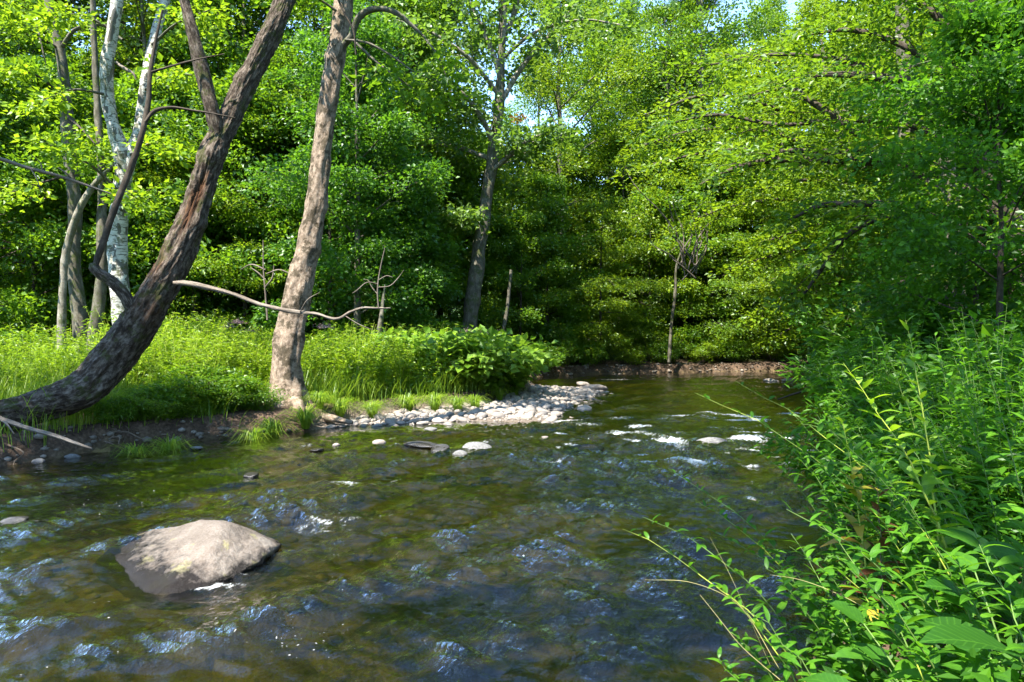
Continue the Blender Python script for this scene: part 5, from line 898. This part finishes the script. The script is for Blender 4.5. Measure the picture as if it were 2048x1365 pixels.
for i, (px, Y, sc, kd) in enumerate([(1765, 7.5, .7, 'herbg'), (1760, 7.0, .85, 'herbg'), (1830, 6.6, .75, 'herbg'), (1900, 6.4, .8, 'bank'), (1980, 6.0, 1.0, 'herbg'), (2060, 5.8, .8, 'herbg'), (1735, 9.4, .8, 'herbg'), (1795, 9.6, 1.0, 'bank'), (1790, 9.0, 1.05, 'herbg'), (1860, 8.6, .9, 'herbg'), (1940, 8.2, 1.2, 'bankb'), (2030, 8.0, 1.0, 'herbg'), (1735, 12, .9, 'bank'), (1790, 12.4, 1.0, 'bankb'), (1780, 12.2, 1.1, 'bank'), (1850, 11.6, 1.3, 'bankb'), (1930, 11, 1.5, 'bank'), (2020, 10.6, 1.6, 'bankb'), (1745, 15.5, .9, 'bank'), (1795, 16, 1.1, 'bankb'), (1770, 15.5, 1.2, 'bank'), (1840, 15, 1.4, 'bankb'), (1735, 20, 1.0, 'bank'), (1785, 20.5, 1.2, 'bankb'), (1835, 21, 1.3, 'bank'), (1755, 25, 1.2, 'bankb'), (1775, 5.6, .6, 'bank'), (1780, 5.0, .55, 'bankb'), (1900, 4.6, .6, 'bank'), (2010, 4.3, .7, 'herbg'), (1635, 4.0, .4, 'herbg')]):
    x = (px - CX) / FPX * Y; x = max(x, bank_x(Y) + .35); dist = 'the near part of the right bank' if Y < 6 else 'the right bank below the arching limbs' if Y < 13 else 'the far end of the right bank'
    put('bank_bush', SH[kd], 'leafy green bush growing on ' + dist, 'bush', (x, Y, gz(x, Y) - .04), r9.uniform(0, 6.28), sc, 'bushes on ' + dist, ('stems', 'foliage'))
# arching straw stalks
for i, pts in enumerate([[(1560, 1340, 2.6, 2), (1470, 1205, 2.7, 1.8), (1380, 1165, 2.7, 1.5), (1290, 1160, 2.7, .8)], [(1560, 1360, 2.5, 1.8), (1480, 1290, 2.6, 1.6), (1440, 1240, 2.7, 1.2), (1400, 1190, 2.8, .8)], [(2030, 1365, 2.3, 2), (1950, 1290, 2.4, 1.8), (1860, 1230, 2.5, 1.4), (1760, 1180, 2.6, .8)], [(1850, 1300, 2.6, 2), (1700, 1200, 2.7, 1.6), (1600, 1160, 2.8, 1.2), (1540, 1150, 2.9, .7)], [(1540, 1330, 3, 1.4), (1500, 1240, 3, 1.2), (1460, 1150, 3.1, .9), (1420, 1075, 3.2, .6)]]):
    s_ = pxpath(pts, 24); v, f, u = tubes(s_[None, :, :3], s_[None, :, 3] * .42, 5)
    tag(ob('grass_stalk', mk('grass_stalk', v, f, ST['straw'], u)), ['long straw coloured stalk arching left over the water at the bottom', 'short straw stalk beside the long arching one', 'straw stalk crossing the corner plants', 'straw stalk leaning across the middle of the near plants', 'thin straw stalk rising at the water edge'][i], 'grass stalk')
# bare branch poking over the water from the right bank
bb_ = thing('bare_branch', 'thin dark bare branch reaching over the water from the right bank', 'branch', tuple(P(1660, 775, 13)))
limb('stem', [(1700, 770, 13, 3), (1650, 776, 13, 3), (1600, 785, 13, 2.4), (1555, 800, 13, 1.2)], bb_, BK['dark'], 20, 6, .002)
# low ground cover of the right bank
n = 52000; Yc = 1.6 + 16 * r9.random(n) ** 1.5; xc = np.interp(Yc, [1.0, 3.6, 5.5, 8.5, 12.9, 18], [.7, 1.6, 2.6, 4.0, 6.0, 9]) + r9.uniform(-.02, 1, n) ** 1 * (1.2 + .45 * Yc)
kk = xc / Yc < .9; xc = xc[kk]; Yc = Yc[kk]; zc = ground_z(xc, Yc); lum = fbm(np.stack([xc * 1.6, Yc * 1.6, xc * 0], -1), 3, 44)
hh = np.maximum(zc, .0) + r9.random(len(xc)) * np.clip(.28 + .25 * lum, .05, .6); az = r9.uniform(0, 6.28, len(xc)); d_ = np.stack([np.cos(az), np.sin(az), r9.uniform(-.2, .4, len(xc))], -1); ll = r9.uniform(.035, .085, len(xc))
V, F = leafquads(np.stack([xc, Yc, hh], -1), np.array([0, -.25, 1.]) + r9.normal(0, .4, (len(xc), 3)), d_, ll, ll * .45)
tag(ob('ground_cover', mk('ground_cover', V, F, LM['bank'], attrs=dict(tint=np.repeat(np.clip(r9.normal(.45, .25, len(xc)), 0, 1), 4)), smooth=False)), 'low leafy ground cover carpeting the right bank', kind='stuff')
